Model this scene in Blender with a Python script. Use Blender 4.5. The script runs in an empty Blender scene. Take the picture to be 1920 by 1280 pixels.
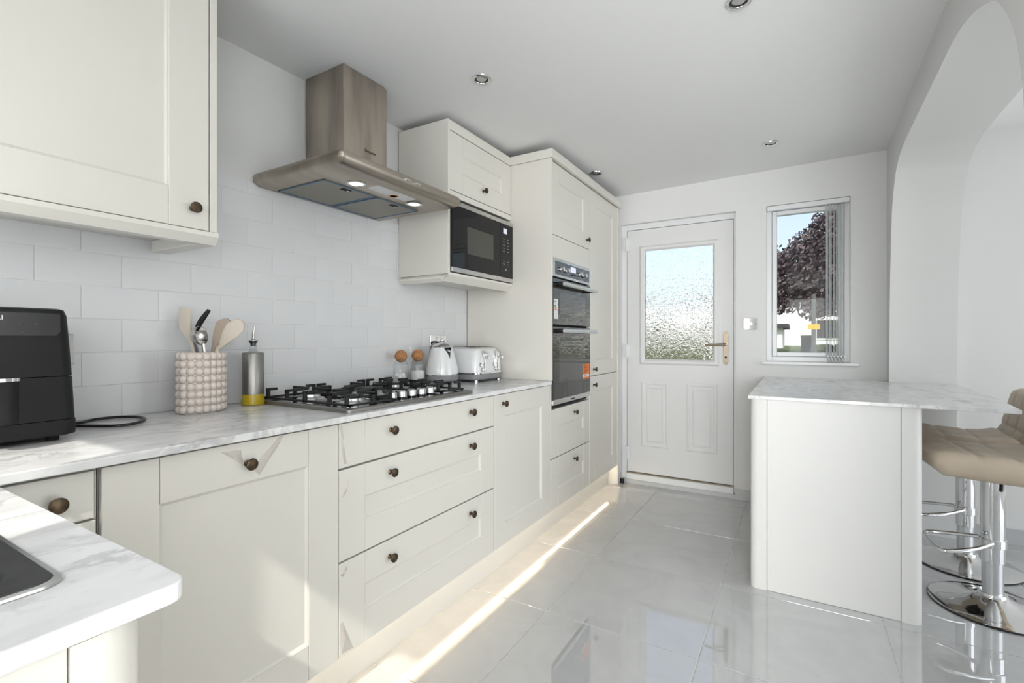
import bpy, bmesh, math, random
from mathutils import Vector, Matrix
random.seed(7)
sc = bpy.context.scene
col = sc.collection
PI = math.pi

# ------------------------------------------------------------------ camera, sky, sun, exposure
cam_d = bpy.data.cameras.new('camera'); cam = bpy.data.objects.new('camera', cam_d); col.objects.link(cam)
cam_d.sensor_fit = 'HORIZONTAL'; cam_d.sensor_width = 36.0
cam_d.lens = 905.0 / 1920.0 * 36.0
cam_d.shift_y = -3.5 / 1920.0
cam_d.clip_start = 0.02; cam_d.clip_end = 300
cam.location = (0, 0, 1.15)
cam.rotation_euler = (PI / 2, 0, math.atan2(534.0, 905.0))
sc.camera = cam

SUN_DIR = Vector((-0.30, 1.0, -1.08)).normalized()
world = bpy.data.worlds.new('sky_world'); sc.world = world; world.use_nodes = True
wn = world.node_tree; wn.nodes.clear()
w_out = wn.nodes.new('ShaderNodeOutputWorld'); w_bg = wn.nodes.new('ShaderNodeBackground')
w_sky = wn.nodes.new('ShaderNodeTexSky'); w_sky.sky_type = 'NISHITA'; w_sky.sun_disc = False
w_sky.sun_elevation = math.radians(46); w_sky.sun_rotation = math.radians(163)
w_sky.air_density = 1.0; w_sky.dust_density = 3.0; w_sky.ozone_density = 1.0
w_bg.inputs['Strength'].default_value = 0.19
w_mix = wn.nodes.new('ShaderNodeMix'); w_mix.data_type = 'RGBA'; w_mix.inputs['Factor'].default_value = 0.55
w_mix.inputs['B'].default_value = (3.0, 3.15, 3.3, 1)          # thin high haze over the whole sky
wn.links.new(w_sky.outputs[0], w_mix.inputs['A']); wn.links.new(w_mix.outputs['Result'], w_bg.inputs['Color']); wn.links.new(w_bg.outputs[0], w_out.inputs['Surface'])

sun_d = bpy.data.lights.new('sun', 'SUN'); sun = bpy.data.objects.new('sun', sun_d); col.objects.link(sun)
sun_d.energy = 2.0; sun_d.angle = math.radians(0.8); sun_d.color = (1.0, 0.95, 0.87)
sun.rotation_euler = SUN_DIR.to_track_quat('-Z', 'Y').to_euler(); sun.location = (3, -8, 9)

def area(name, loc, direction, sx, sy, power, color=(1, 1, 1)):
    d = bpy.data.lights.new(name, 'AREA'); o = bpy.data.objects.new(name, d); col.objects.link(o)
    d.shape = 'RECTANGLE'; d.size = sx; d.size_y = sy; d.energy = power; d.color = color
    o.location = loc; o.rotation_euler = Vector(direction).to_track_quat('-Z', 'Z').to_euler()
    return o
# area lamps: daylight at the sink window, added fill from lounge and dining sides
area('daylight_sink_window', (-1.08, -0.36, 1.45), (0, 1, 0.6), 0.9, 0.8, 4.0, (0.93, 0.97, 1.0))
area('fill_lounge_side', (1.35, -3.95, 1.15), (0, 1, 0.55), 3.0, 2.0, 245, (0.97, 0.985, 1.0))  # added lamp behind the camera for even brightness; no window is known there
area('fill_dining_side', (2.95, 2.2, 1.25), (-1, 0, 0.15), 2.2, 1.9, 20, (0.95, 0.98, 1.0))  # added lamp to brighten the dining room from its unseen side
sc.cycles.max_bounces = 8; sc.cycles.diffuse_bounces = 3; sc.cycles.glossy_bounces = 4; sc.cycles.transmission_bounces = 6
sc.cycles.caustics_reflective = False; sc.cycles.caustics_refractive = False

vs = sc.view_settings
vs.view_transform = 'Standard'; vs.look = 'None'; vs.gamma = 1.0; vs.use_curve_mapping = False
vs.exposure = 0.66

# ------------------------------------------------------------------ materials
MATS = {}
def new_mat(name):
    m = bpy.data.materials.new(name); m.use_nodes = True
    MATS[name] = m
    return m, m.node_tree, m.node_tree.nodes['Principled BSDF']
def pbr(name, colr, rough=0.5, metal=0.0, bump=0.0, bscale=40.0, stretch=(1, 1, 1), var=0.0, vscale=3.0,
        ior=1.5, trans=0.0, coat=0.0, emit=None, estr=0.0, rvar=0.0, spec=None, detail=3.0, bdist=0.002):
    m, nt, b = new_mat(name)
    b.inputs['Base Color'].default_value = (*colr, 1); b.inputs['Roughness'].default_value = rough
    b.inputs['Metallic'].default_value = metal; b.inputs['IOR'].default_value = ior
    b.inputs['Transmission Weight'].default_value = trans; b.inputs['Coat Weight'].default_value = coat
    b.inputs['Coat Roughness'].default_value = 0.05
    if spec is not None: b.inputs['Specular IOR Level'].default_value = spec
    if emit: b.inputs['Emission Color'].default_value = (*emit, 1); b.inputs['Emission Strength'].default_value = estr
    if bump or var or rvar:
        tc = nt.nodes.new('ShaderNodeTexCoord'); mp = nt.nodes.new('ShaderNodeMapping')
        mp.inputs['Scale'].default_value = stretch
        nt.links.new(tc.outputs['Object'], mp.inputs['Vector'])
    if bump:
        n = nt.nodes.new('ShaderNodeTexNoise'); n.inputs['Scale'].default_value = bscale; n.inputs['Detail'].default_value = detail
        bp = nt.nodes.new('ShaderNodeBump'); bp.inputs['Strength'].default_value = bump; bp.inputs['Distance'].default_value = bdist
        nt.links.new(mp.outputs[0], n.inputs['Vector']); nt.links.new(n.outputs['Fac'], bp.inputs['Height'])
        nt.links.new(bp.outputs[0], b.inputs['Normal'])
    if var or rvar:
        n2 = nt.nodes.new('ShaderNodeTexNoise'); n2.inputs['Scale'].default_value = vscale; n2.inputs['Detail'].default_value = 5
        nt.links.new(mp.outputs[0], n2.inputs['Vector'])
    if var:
        mx = nt.nodes.new('ShaderNodeMix'); mx.data_type = 'RGBA'
        mx.inputs['A'].default_value = (*[max(0, c * (1 - var)) for c in colr], 1)
        mx.inputs['B'].default_value = (*[min(1, c * (1 + var)) for c in colr], 1)
        ct_ = nt.nodes.new('ShaderNodeMapRange'); ct_.inputs['From Min'].default_value = 0.33; ct_.inputs['From Max'].default_value = 0.67
        nt.links.new(n2.outputs['Fac'], ct_.inputs['Value'])
        nt.links.new(ct_.outputs[0], mx.inputs['Factor']); nt.links.new(mx.outputs['Result'], b.inputs['Base Color'])
    if rvar:
        mr = nt.nodes.new('ShaderNodeMapRange'); mr.inputs['To Min'].default_value = max(0.02, rough - rvar); mr.inputs['To Max'].default_value = rough + rvar
        nt.links.new(n2.outputs['Fac'], mr.inputs['Value']); nt.links.new(mr.outputs[0], b.inputs['Roughness'])
    return m

pbr('wall_paint', (0.80, 0.80, 0.785), 0.7)
pbr('ceiling_paint', (0.92, 0.92, 0.91), 0.8)
pbr('cream_cabinet', (0.77, 0.745, 0.68), 0.24, bump=0.10, bscale=60, stretch=(3, 3, 0.12), bdist=0.0006)
pbr('cream_cabinet_drawer', (0.77, 0.745, 0.68), 0.24, bump=0.10, bscale=60, stretch=(3, 0.12, 3), bdist=0.0006)
pbr('cream_panel', (0.78, 0.76, 0.71), 0.33)
pbr('upvc_white', (0.83, 0.84, 0.84), 0.3)
pbr('door_white', (0.80, 0.80, 0.79), 0.38, bump=0.06, bscale=90, stretch=(3, 3, 0.2), bdist=0.0006)
pbr('splash_tile', (0.80, 0.806, 0.81), 0.28, bump=0.12, bscale=5, bdist=0.002, var=0.02, vscale=1.2)
pbr('splash_grout', (0.88, 0.88, 0.875), 0.85)
pbr('floor_grout', (0.74, 0.74, 0.73), 0.8)
pbr('steel_hood', (0.42, 0.37, 0.315), 0.34, 1.0, bump=0.05, bscale=90, stretch=(4, 4, 0.6), var=0.24, vscale=3.5, rvar=0.16, bdist=0.0005)
pbr('steel_hood_canopy', (0.42, 0.375, 0.32), 0.32, 1.0, bump=0.05, bscale=80, stretch=(4, 0.1, 4), var=0.2, vscale=2.5, rvar=0.1, bdist=0.0005)
pbr('steel', (0.58, 0.57, 0.55), 0.28, 1.0, rvar=0.05, vscale=12)
pbr('steel_hob', (0.30, 0.29, 0.275), 0.38, 1.0)
pbr('steel_grate_reflection', (0.10, 0.10, 0.10), 0.12, 1.0)  # dark reflection of the pan supports put into the steel colour
pbr('cream_panel_shaded', (0.72, 0.715, 0.69), 0.4)  # cream panel toned down; shade of its facing is put into the colour
pbr('filter_mesh', (0.30, 0.285, 0.25), 0.45, 1.0, bump=0.6, bscale=330, bdist=0.002)
pbr('film_blue', (0.02, 0.13, 0.27), 0.3)
pbr('chrome', (0.75, 0.75, 0.75), 0.06, 1.0)
pbr('satin_metal', (0.66, 0.67, 0.68), 0.3, 1.0)
pbr('bronze', (0.085, 0.06, 0.038), 0.3, 0.85, var=0.4, vscale=60)
pbr('brass', (0.34, 0.275, 0.20), 0.3, 1.0, rvar=0.1, vscale=40)
pbr('cast_iron', (0.017, 0.017, 0.018), 0.55, bump=0.15, bscale=300, bdist=0.001)
pbr('black_glass', (0.009, 0.009, 0.009), 0.03, ior=1.36)
pbr('oven_glass', (0.016, 0.015, 0.014), 0.04, ior=1.6)
pbr('oven_window', (0.055, 0.053, 0.050), 0.04, ior=1.6)
pbr('microwave_window', (0.07, 0.07, 0.058), 0.12, ior=1.4)
pbr('black_plastic', (0.010, 0.010, 0.011), 0.42, spec=0.28, bump=0.1, bscale=40, stretch=(1, 0.08, 4), bdist=0.0008)
pbr('black_gloss', (0.013, 0.013, 0.014), 0.25)
pbr('black_matt', (0.01, 0.01, 0.01), 0.8)
pbr('dark_sink', (0.035, 0.035, 0.036), 0.38, bump=0.2, bscale=400, bdist=0.0006, var=0.15, vscale=60)
pbr('grey_plastic', (0.30, 0.30, 0.31), 0.4)
pbr('white_gloss', (0.80, 0.81, 0.81), 0.12, coat=0.4)
pbr('ceramic_cream', (0.78, 0.695, 0.63), 0.2, coat=0.3)
pbr('silicone_cream', (0.70, 0.63, 0.53), 0.5)
pbr('silicone_beige', (0.56, 0.46, 0.36), 0.5)
pbr('cork', (0.42, 0.20, 0.085), 0.85, var=0.35, vscale=120, bump=0.3, bscale=250)
pbr('salt', (0.80, 0.79, 0.77), 0.9, bump=0.4, bscale=500)
pbr('oil', (0.50, 0.36, 0.012), 0.05)
pbr('leather', (0.64, 0.53, 0.405), 0.42, bump=0.18, bscale=350, bdist=0.0008, var=0.06, vscale=8)
pbr('orange_print', (0.85, 0.20, 0.02), 0.5)
pbr('white_print', (0.8, 0.8, 0.8), 0.5)
pbr('dark_print', (0.05, 0.04, 0.035), 0.5)
pbr('grey_print', (0.33, 0.33, 0.33), 0.4)
pbr('skirting_tile', (0.56, 0.57, 0.575), 0.15, var=0.05, vscale=4)
pbr('led', (1, 0.9, 0.7), 0.5, emit=(1.0, 0.84, 0.62), estr=15.0)
pbr('lamp_glow', (1, 1, 1), 0.3, emit=(0.95, 0.97, 1.0), estr=0.85)
pbr('display_glow', (0.1, 0.1, 0.12), 0.3, emit=(0.75, 0.78, 0.95), estr=0.55)
pbr('bulb_glass', (0.55, 0.55, 0.54), 0.15, 0.6)
pbr('render_white', (0.86, 0.86, 0.85), 0.9)
pbr('roof_dark', (0.06, 0.065, 0.07), 0.8)
pbr('bark', (0.10, 0.08, 0.06), 0.9)
pbr('grass', (0.11, 0.135, 0.05), 0.9, var=0.4, vscale=6)
pbr('paving', (0.42, 0.42, 0.40), 0.9, var=0.1)
pbr('pole_grey', (0.10, 0.10, 0.10), 0.6)
pbr('sign_yellow', (0.72, 0.40, 0.02), 0.5)
pbr('bin_plastic', (0.018, 0.018, 0.02), 0.6)

def leaf_mat(name, c1, c2):
    m, nt, b = new_mat(name); b.inputs['Roughness'].default_value = 0.6
    g = nt.nodes.new('ShaderNodeTexCoord'); n = nt.nodes.new('ShaderNodeTexNoise'); n.inputs['Scale'].default_value = 4
    mx = nt.nodes.new('ShaderNodeMix'); mx.data_type = 'RGBA'
    mx.inputs['A'].default_value = (*c1, 1); mx.inputs['B'].default_value = (*c2, 1)
    nt.links.new(g.outputs['Object'], n.inputs['Vector']); nt.links.new(n.outputs['Fac'], mx.inputs['Factor'])
    nt.links.new(mx.outputs['Result'], b.inputs['Base Color'])
leaf_mat('leaf_copper', (0.05, 0.035, 0.04), (0.16, 0.12, 0.13))
leaf_mat('leaf_green', (0.05, 0.068, 0.03), (0.15, 0.175, 0.09))

def marble():
    m, nt, b = new_mat('marble'); b.inputs['Roughness'].default_value = 0.22
    L = nt.links.new
    tc = nt.nodes.new('ShaderNodeTexCoord'); mp = nt.nodes.new('ShaderNodeMapping')
    mp.inputs['Rotation'].default_value = (0, 0, math.radians(32)); mp.inputs['Scale'].default_value = (2.0, 0.9, 1)
    L(tc.outputs['Object'], mp.inputs['Vector'])
    n = nt.nodes.new('ShaderNodeTexNoise'); n.inputs['Scale'].default_value = 4.6; n.inputs['Detail'].default_value = 8
    n.inputs['Roughness'].default_value = 0.62; n.inputs['Distortion'].default_value = 1.1
    L(mp.outputs[0], n.inputs['Vector'])
    s = nt.nodes.new('ShaderNodeMath'); s.operation = 'SUBTRACT'; s.inputs[1].default_value = 0.5; L(n.outputs['Fac'], s.inputs[0])
    a = nt.nodes.new('ShaderNodeMath'); a.operation = 'ABSOLUTE'; L(s.outputs[0], a.inputs[0])
    r = nt.nodes.new('ShaderNodeMapRange'); r.inputs['From Min'].default_value = 0.0; r.inputs['From Max'].default_value = 0.04
    r.inputs['To Min'].default_value = 1.0; r.inputs['To Max'].default_value = 0.0; L(a.outputs[0], r.inputs['Value'])
    n2 = nt.nodes.new('ShaderNodeTexNoise'); n2.inputs['Scale'].default_value = 2.4; n2.inputs['Detail'].default_value = 4
    L(mp.outputs[0], n2.inputs['Vector'])
    r2 = nt.nodes.new('ShaderNodeMapRange'); r2.inputs['From Min'].default_value = 0.42; r2.inputs['From Max'].default_value = 0.72
    L(n2.outputs['Fac'], r2.inputs['Value'])
    mu = nt.nodes.new('ShaderNodeMath'); mu.operation = 'MULTIPLY'; L(r.outputs[0], mu.inputs[0]); L(r2.outputs[0], mu.inputs[1])
    n3 = nt.nodes.new('ShaderNodeTexNoise'); n3.inputs['Scale'].default_value = 9; n3.inputs['Detail'].default_value = 6
    L(mp.outputs[0], n3.inputs['Vector'])
    base = nt.nodes.new('ShaderNodeMix'); base.data_type = 'RGBA'
    base.inputs['A'].default_value = (0.70, 0.70, 0.69, 1); base.inputs['B'].default_value = (0.84, 0.84, 0.83, 1)
    rr = nt.nodes.new('ShaderNodeMapRange'); rr.inputs['From Min'].default_value = 0.3; rr.inputs['From Max'].default_value = 0.55; L(n3.outputs['Fac'], rr.inputs['Value'])
    L(rr.outputs[0], base.inputs['Factor'])
    mx = nt.nodes.new('ShaderNodeMix'); mx.data_type = 'RGBA'; mx.inputs['B'].default_value = (0.40, 0.40, 0.405, 1)
    L(base.outputs['Result'], mx.inputs['A']); L(mu.outputs[0], mx.inputs['Factor']); L(mx.outputs['Result'], b.inputs['Base Color'])
marble()

def floor_tile_mat():
    m, nt, b = new_mat('floor_tile'); b.inputs['Roughness'].default_value = 0.012; b.inputs['IOR'].default_value = 2.6
    L = nt.links.new
    tc = nt.nodes.new('ShaderNodeTexCoord'); oi = nt.nodes.new('ShaderNodeObjectInfo')
    ad = nt.nodes.new('ShaderNodeVectorMath'); ad.operation = 'MULTIPLY_ADD'
    ad.inputs[1].default_value = (1, 1, 1)
    cm = nt.nodes.new('ShaderNodeCombineXYZ'); mm = nt.nodes.new('ShaderNodeMath'); mm.operation = 'MULTIPLY'; mm.inputs[1].default_value = 30
    L(oi.outputs['Random'], mm.inputs[0]); L(mm.outputs[0], cm.inputs[2]); L(mm.outputs[0], cm.inputs[0])
    L(tc.outputs['Object'], ad.inputs[0]); L(cm.outputs[0], ad.inputs[2])
    n = nt.nodes.new('ShaderNodeTexNoise'); n.inputs['Scale'].default_value = 2.6; n.inputs['Detail'].default_value = 8; n.inputs['Distortion'].default_value = 2.2; n.inputs['Roughness'].default_value = 0.6
    L(ad.outputs[0], n.inputs['Vector'])
    r = nt.nodes.new('ShaderNodeValToRGB')
    r.color_ramp.elements[0].position = 0.3; r.color_ramp.elements[0].color = (0.49, 0.495, 0.492, 1)
    r.color_ramp.elements[1].position = 0.72; r.color_ramp.elements[1].color = (0.56, 0.565, 0.562, 1)
    L(n.outputs['Fac'], r.inputs['Fac']); L(r.outputs['Color'], b.inputs['Base Color'])
    n4 = nt.nodes.new('ShaderNodeTexNoise'); n4.inputs['Scale'].default_value = 9; n4.inputs['Detail'].default_value = 1
    L(ad.outputs[0], n4.inputs['Vector'])
    bp = nt.nodes.new('ShaderNodeBump'); bp.inputs['Strength'].default_value = 0.004; bp.inputs['Distance'].default_value = 0.004
    L(n4.outputs['Fac'], bp.inputs['Height']); L(bp.outputs[0], b.inputs['Normal'])
floor_tile_mat()

def clear_glass(name, tint=(1, 1, 1), gl=0.08):
    m, nt, b = new_mat(name); nt.nodes.remove(b)
    out = nt.nodes['Material Output']; t = nt.nodes.new('ShaderNodeBsdfTransparent'); g = nt.nodes.new('ShaderNodeBsdfGlossy')
    t.inputs['Color'].default_value = (*tint, 1); g.inputs['Roughness'].default_value = 0.02
    lw = nt.nodes.new('ShaderNodeLayerWeight'); lw.inputs['Blend'].default_value = 0.5
    pw = nt.nodes.new('ShaderNodeMath'); pw.operation = 'POWER'; pw.inputs[1].default_value = 4.0
    ml = nt.nodes.new('ShaderNodeMath'); ml.operation = 'MULTIPLY_ADD'; ml.inputs[1].default_value = 0.5; ml.inputs[2].default_value = gl * 0.5
    mx = nt.nodes.new('ShaderNodeMixShader')
    nt.links.new(lw.outputs['Facing'], pw.inputs[0]); nt.links.new(pw.outputs[0], ml.inputs[0]); nt.links.new(ml.outputs[0], mx.inputs[0])
    nt.links.new(t.outputs[0], mx.inputs[1]); nt.links.new(g.outputs[0], mx.inputs[2])
    nt.links.new(mx.outputs[0], out.inputs['Surface'])
def film_mat():
    m, nt, b = new_mat('film'); out = nt.nodes['Material Output']
    b.inputs['Base Color'].default_value = (0.80, 0.735, 0.67, 1); b.inputs['Roughness'].default_value = 0.12
    t = nt.nodes.new('ShaderNodeBsdfTransparent'); mx = nt.nodes.new('ShaderNodeMixShader'); mx.inputs[0].default_value = 0.5
    nt.links.new(t.outputs[0], mx.inputs[1]); nt.links.new(b.outputs[0], mx.inputs[2]); nt.links.new(mx.outputs[0], out.inputs['Surface'])
film_mat()
clear_glass('pane_glass', (0.95, 0.97, 0.97), 0.01)
clear_glass('neck_glass', (0.88, 0.90, 0.90), 0.15)
clear_glass('jar_glass', (0.985, 0.99, 0.99), 0.05)

def obscure():
    m, nt, b = new_mat('obscure_glass'); L = nt.links.new
    b.inputs['Transmission Weight'].default_value = 1.0; b.inputs['Roughness'].default_value = 0.03; b.inputs['IOR'].default_value = 1.35
    b.inputs['Base Color'].default_value = (0.96, 0.98, 0.98, 1)
    tc = nt.nodes.new('ShaderNodeTexCoord'); v = nt.nodes.new('ShaderNodeTexVoronoi'); v.feature = 'SMOOTH_F1'; v.inputs['Scale'].default_value = 42
    n = nt.nodes.new('ShaderNodeTexNoise'); n.inputs['Scale'].default_value = 30
    ad = nt.nodes.new('ShaderNodeMix'); ad.data_type = 'VECTOR'; ad.inputs['Factor'].default_value = 0.05
    L(tc.outputs['Object'], n.inputs['Vector']); L(tc.outputs['Object'], ad.inputs['A']); L(n.outputs['Color'], ad.inputs['B'])
    L(ad.outputs['Result'], v.inputs['Vector'])
    bp = nt.nodes.new('ShaderNodeBump'); bp.inputs['Strength'].default_value = 0.8; bp.inputs['Distance'].default_value = 0.006
    L(v.outputs['Distance'], bp.inputs['Height']); L(bp.outputs[0], b.inputs['Normal'])
obscure()

def blind_mat():
    m, nt, b = new_mat('blind_fabric'); nt.nodes.remove(b); out = nt.nodes['Material Output']
    d = nt.nodes.new('ShaderNodeBsdfDiffuse'); t = nt.nodes.new('ShaderNodeBsdfTranslucent'); mx = nt.nodes.new('ShaderNodeMixShader')
    d.inputs['Color'].default_value = (0.88, 0.89, 0.88, 1); t.inputs['Color'].default_value = (0.88, 0.90, 0.87, 1); mx.inputs[0].default_value = 0.5
    tr_ = nt.nodes.new('ShaderNodeBsdfTransparent'); m2 = nt.nodes.new('ShaderNodeMixShader'); m2.inputs[0].default_value = 0.62      # sheer fabric
    nt.links.new(d.outputs[0], mx.inputs[1]); nt.links.new(t.outputs[0], mx.inputs[2])
    nt.links.new(mx.outputs[0], m2.inputs[1]); nt.links.new(tr_.outputs[0], m2.inputs[2]); nt.links.new(m2.outputs[0], out.inputs['Surface'])
blind_mat()

# ------------------------------------------------------------------ builders
def wloc(o):
    v = Vector((0, 0, 0))
    while o: v += o.location; o = o.parent
    return v
class MB:
    def __init__(s): s.v = []; s.f = []
    def add(s, vs_, fs):
        n = len(s.v); s.v += [tuple(p) for p in vs_]; s.f += [tuple(i + n for i in f) for f in fs]; return s
    def box(s, x0, x1, y0, y1, z0, z1):
        P = [(x, y, z) for z in (z0, z1) for y in (y0, y1) for x in (x0, x1)]
        return s.add(P, [(0, 2, 3, 1), (4, 5, 7, 6), (0, 1, 5, 4), (2, 6, 7, 3), (0, 4, 6, 2), (1, 3, 7, 5)])
    def prism(s, poly, axis, a, b):
        def mk(p, t):
            if axis == 'x': return (t, p[0], p[1])
            if axis == 'y': return (p[0], t, p[1])
            return (p[0], p[1], t)
        n = len(poly); P = [mk(p, a) for p in poly] + [mk(p, b) for p in poly]
        F = [tuple(range(n))[::-1], tuple(range(n, 2 * n))] + [(i, (i + 1) % n, n + (i + 1) % n, n + i) for i in range(n)]
        return s.add(P, F)
    def loft(s, rings, closed=True, caps=True):
        n = len(rings[0]); P = [p for r in rings for p in r]; F = []
        for k in range(len(rings) - 1):
            for i in range(n if closed else n - 1):
                j = (i + 1) % n
                F.append((k * n + i, k * n + j, (k + 1) * n + j, (k + 1) * n + i))
        if caps and closed:
            F.append(tuple(range(n))[::-1]); F.append(tuple((len(rings) - 1) * n + i for i in range(n)))
        return s.add(P, F)
    def lathe(s, prof, c=(0, 0, 0), seg=24, axis='z', sx=1.0, sy=1.0):
        rings = []
        for r, h in prof:
            ring = []
            for i in range(seg):
                a = 2 * PI * i / seg; p = (r * math.cos(a) * sx, r * math.sin(a) * sy, h)
                if axis == 'x': p = (h, p[0], p[1])
                elif axis == 'y': p = (p[0], h, p[1])
                ring.append((p[0] + c[0], p[1] + c[1], p[2] + c[2]))
            rings.append(ring)
        return s.loft(rings)
    def cyl(s, c, r, h, seg=20, axis='z'): return s.lathe([(r, 0), (r, h)], c, seg, axis)
    def tube(s, pts, r, seg=10, closed=False):
        pts = [Vector(p) for p in pts]; n = len(pts); rings = []; prev = None
        for i in range(n):
            if closed: t = pts[(i + 1) % n] - pts[i - 1]
            else: t = pts[min(i + 1, n - 1)] - pts[max(i - 1, 0)]
            t.normalize()
            if prev is None:
                u = t.orthogonal().normalized()
            else:
                u = (prev - t * prev.dot(t)).normalized()
            prev = u; w = t.cross(u)
            rr = r[i] if isinstance(r, (list, tuple)) else r
            rings.append([tuple(pts[i] + (u * math.cos(2 * PI * k / seg) + w * math.sin(2 * PI * k / seg)) * rr) for k in range(seg)])
        if closed: rings.append(rings[0]); return s.loft(rings, True, False)
        return s.loft(rings)
    def ball(s, c, r, seg=12, rings=8, sc_=(1, 1, 1)):
        prof = [(max(1e-4, math.sin(PI * k / rings)), -math.cos(PI * k / rings)) for k in range(rings + 1)]
        R = []
        for rr, h in prof:
            R.append([(c[0] + r * sc_[0] * rr * math.cos(2 * PI * i / seg), c[1] + r * sc_[1] * rr * math.sin(2 * PI * i / seg), c[2] + r * sc_[2] * h) for i in range(seg)])
        return s.loft(R)
    def xf(s, M):
        s.v = [tuple(M @ Vector(p)) for p in s.v]; return s
    def build(s, name, mat, parent=None, smooth=False, bevel=0.0, bseg=2, origin=None):
        if parent is not None: o0 = wloc(parent); loc = Vector((0, 0, 0))
        else:
            if origin is None:
                xs = [p[0] for p in s.v]; ys = [p[1] for p in s.v]; zs = [p[2] for p in s.v]
                origin = ((min(xs) + max(xs)) / 2, (min(ys) + max(ys)) / 2, min(zs))
            o0 = Vector(origin); loc = o0
        me = bpy.data.meshes.new(name)
        me.from_pydata([tuple(Vector(p) - o0) for p in s.v], [], s.f)
        bm = bmesh.new(); bm.from_mesh(me); bmesh.ops.recalc_face_normals(bm, faces=bm.faces); bm.to_mesh(me); bm.free()
        if smooth: me.shade_smooth(); me.set_sharp_from_angle(angle=math.radians(38))
        me.materials.append(MATS[mat])
        o = bpy.data.objects.new(name, me); col.objects.link(o); o.location = loc
        if parent is not None: o.parent = parent
        if bevel:
            md = o.modifiers.new('bevel', 'BEVEL'); md.width = bevel; md.segments = bseg; md.limit_method = 'ANGLE'; md.angle_limit = math.radians(40)
        return o
def B(): return MB()
def tag(o, label, cat, group=None):
    o['label'] = label; o['category'] = cat
    if group: o['group'] = group
    return o
def struct(o, label=None):
    o['kind'] = 'structure'
    if label: o['label'] = label
    return o
def empty(name, loc):
    o = bpy.data.objects.new(name, None); col.objects.link(o); o.location = loc; o.empty_display_size = 0.05
    return o
def thing(name, loc, label, cat, group=None): return tag(empty(name, loc), label, cat, group)
def share(name, src, parent, world, rot=None):
    o = bpy.data.objects.new(name, src); col.objects.link(o)
    if parent is not None: o.parent = parent; o.location = Vector(world) - wloc(parent)
    else: o.location = world
    if rot: o.rotation_euler = rot
    return o
def text_into(name, body, size, mat, parent, origin, plane, align='LEFT', depth=0.0006):
    cu = bpy.data.curves.new(name, 'FONT'); cu.body = body; cu.size = size; cu.extrude = depth; cu.align_x = align
    t = bpy.data.objects.new(name, cu); col.objects.link(t)
    bpy.context.view_layer.update()
    me = bpy.data.meshes.new_from_object(t.evaluated_get(bpy.context.evaluated_depsgraph_get()))
    bpy.data.objects.remove(t); bpy.data.curves.remove(cu)
    for v in me.vertices:
        x, y, z = v.co
        v.co = (z, x, y) if plane == 'x' else (x, -z, y)
    me.materials.clear(); me.materials.append(MATS[mat])
    o = bpy.data.objects.new(name, me); col.objects.link(o); o.parent = parent; o.location = Vector(origin) - wloc(parent)
    return o
def smooth_path(pts, n=8, closed=False):
    P = [Vector(p) for p in pts]; out = []; m = len(P)
    for i in range(m if closed else m - 1):
        g = (lambda k: P[k % m]) if closed else (lambda k: P[min(max(k, 0), m - 1)])
        p0, p1, p2, p3 = g(i - 1), g(i), g(i + 1), g(i + 2)
        for k in range(n):
            t = k / n
            out.append(0.5 * ((2 * p1) + (p2 - p0) * t + (2 * p0 - 5 * p1 + 4 * p2 - p3) * t * t + (3 * p1 - p0 - 3 * p2 + p3) * t ** 3))
    if not closed: out.append(P[-1])
    return out
def rrect(x0, x1, y0, y1, r, seg=5):
    pts = []
    for cx, cy, a0 in ((x1 - r, y1 - r, 0), (x0 + r, y1 - r, PI / 2), (x0 + r, y0 + r, PI), (x1 - r, y0 + r, 1.5 * PI)):
        for k in range(seg + 1):
            a = a0 + PI / 2 * k / seg; pts.append((cx + r * math.cos(a), cy + r * math.sin(a)))
    return pts

# ------------------------------------------------------------------ dimensions (metres, camera above the origin)
XW = -1.818          # plaster of the left wall
XT = -1.810          # face of the splashback tiles
YB = 3.8134          # back wall
YD = 3.855           # face of the back door
YN = -0.38           # wall behind the camera
YO = 3.76            # dining room back wall
WT = 0.911           # worktop top
XF = -1.23           # door faces of the left run
def ceil_z(x, y): return 2.262 + 0.02 * (x + 1.81) + 0.015 * (y - 1.4)
def arch_x(y): return 0.45 + 0.0245 * (y - 2.3)

# ------------------------------------------------------------------ the room
fl = B().box(-1.95, 3.1, -4.1, 3.93, -0.12, -0.0022).build('floor', 'floor_grout'); struct(fl)
xl = [-0.914 + 0.608 * k for k in range(-2, 8)]; yl = [1.835 + 0.607 * k for k in range(-10, 5)]
tile_cache = {}
for i in range(len(xl) - 1):
    for j in range(len(yl) - 1):
        x0, x1 = max(xl[i] + 0.0018, XW), min(xl[i + 1] - 0.0018, 3.0); y0, y1 = max(yl[j] + 0.0018, YN if x0 < -0.25 else -4.0), min(yl[j + 1] - 0.0018, 3.90)
        if x1 - x0 < 0.02 or y1 - y0 < 0.02: continue
        if x0 > 0.6: y1 = min(y1, YO)
        if y1 - y0 < 0.02: continue
        key = (round(x1 - x0, 3), round(y1 - y0, 3))
        if key not in tile_cache:
            hx, hy = key[0] / 2, key[1] / 2
            t = B().box(-hx, hx, -hy, hy, -0.009, 0).build('floor_tile', 'floor_tile', origin=(0, 0, 0), bevel=0.0012, bseg=2)
            dg = t.evaluated_get(bpy.context.evaluated_depsgraph_get()); bpy.context.view_layer.update()
            me = bpy.data.meshes.new_from_object(t.evaluated_get(bpy.context.evaluated_depsgraph_get()))
            bpy.data.objects.remove(t); tile_cache[key] = me
        share('floor_tile', tile_cache[key], fl, ((x0 + x1) / 2, (y0 + y1) / 2, 0),
              (random.uniform(-0.0006, 0.0006), random.uniform(-0.0006, 0.0006), 0))

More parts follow.
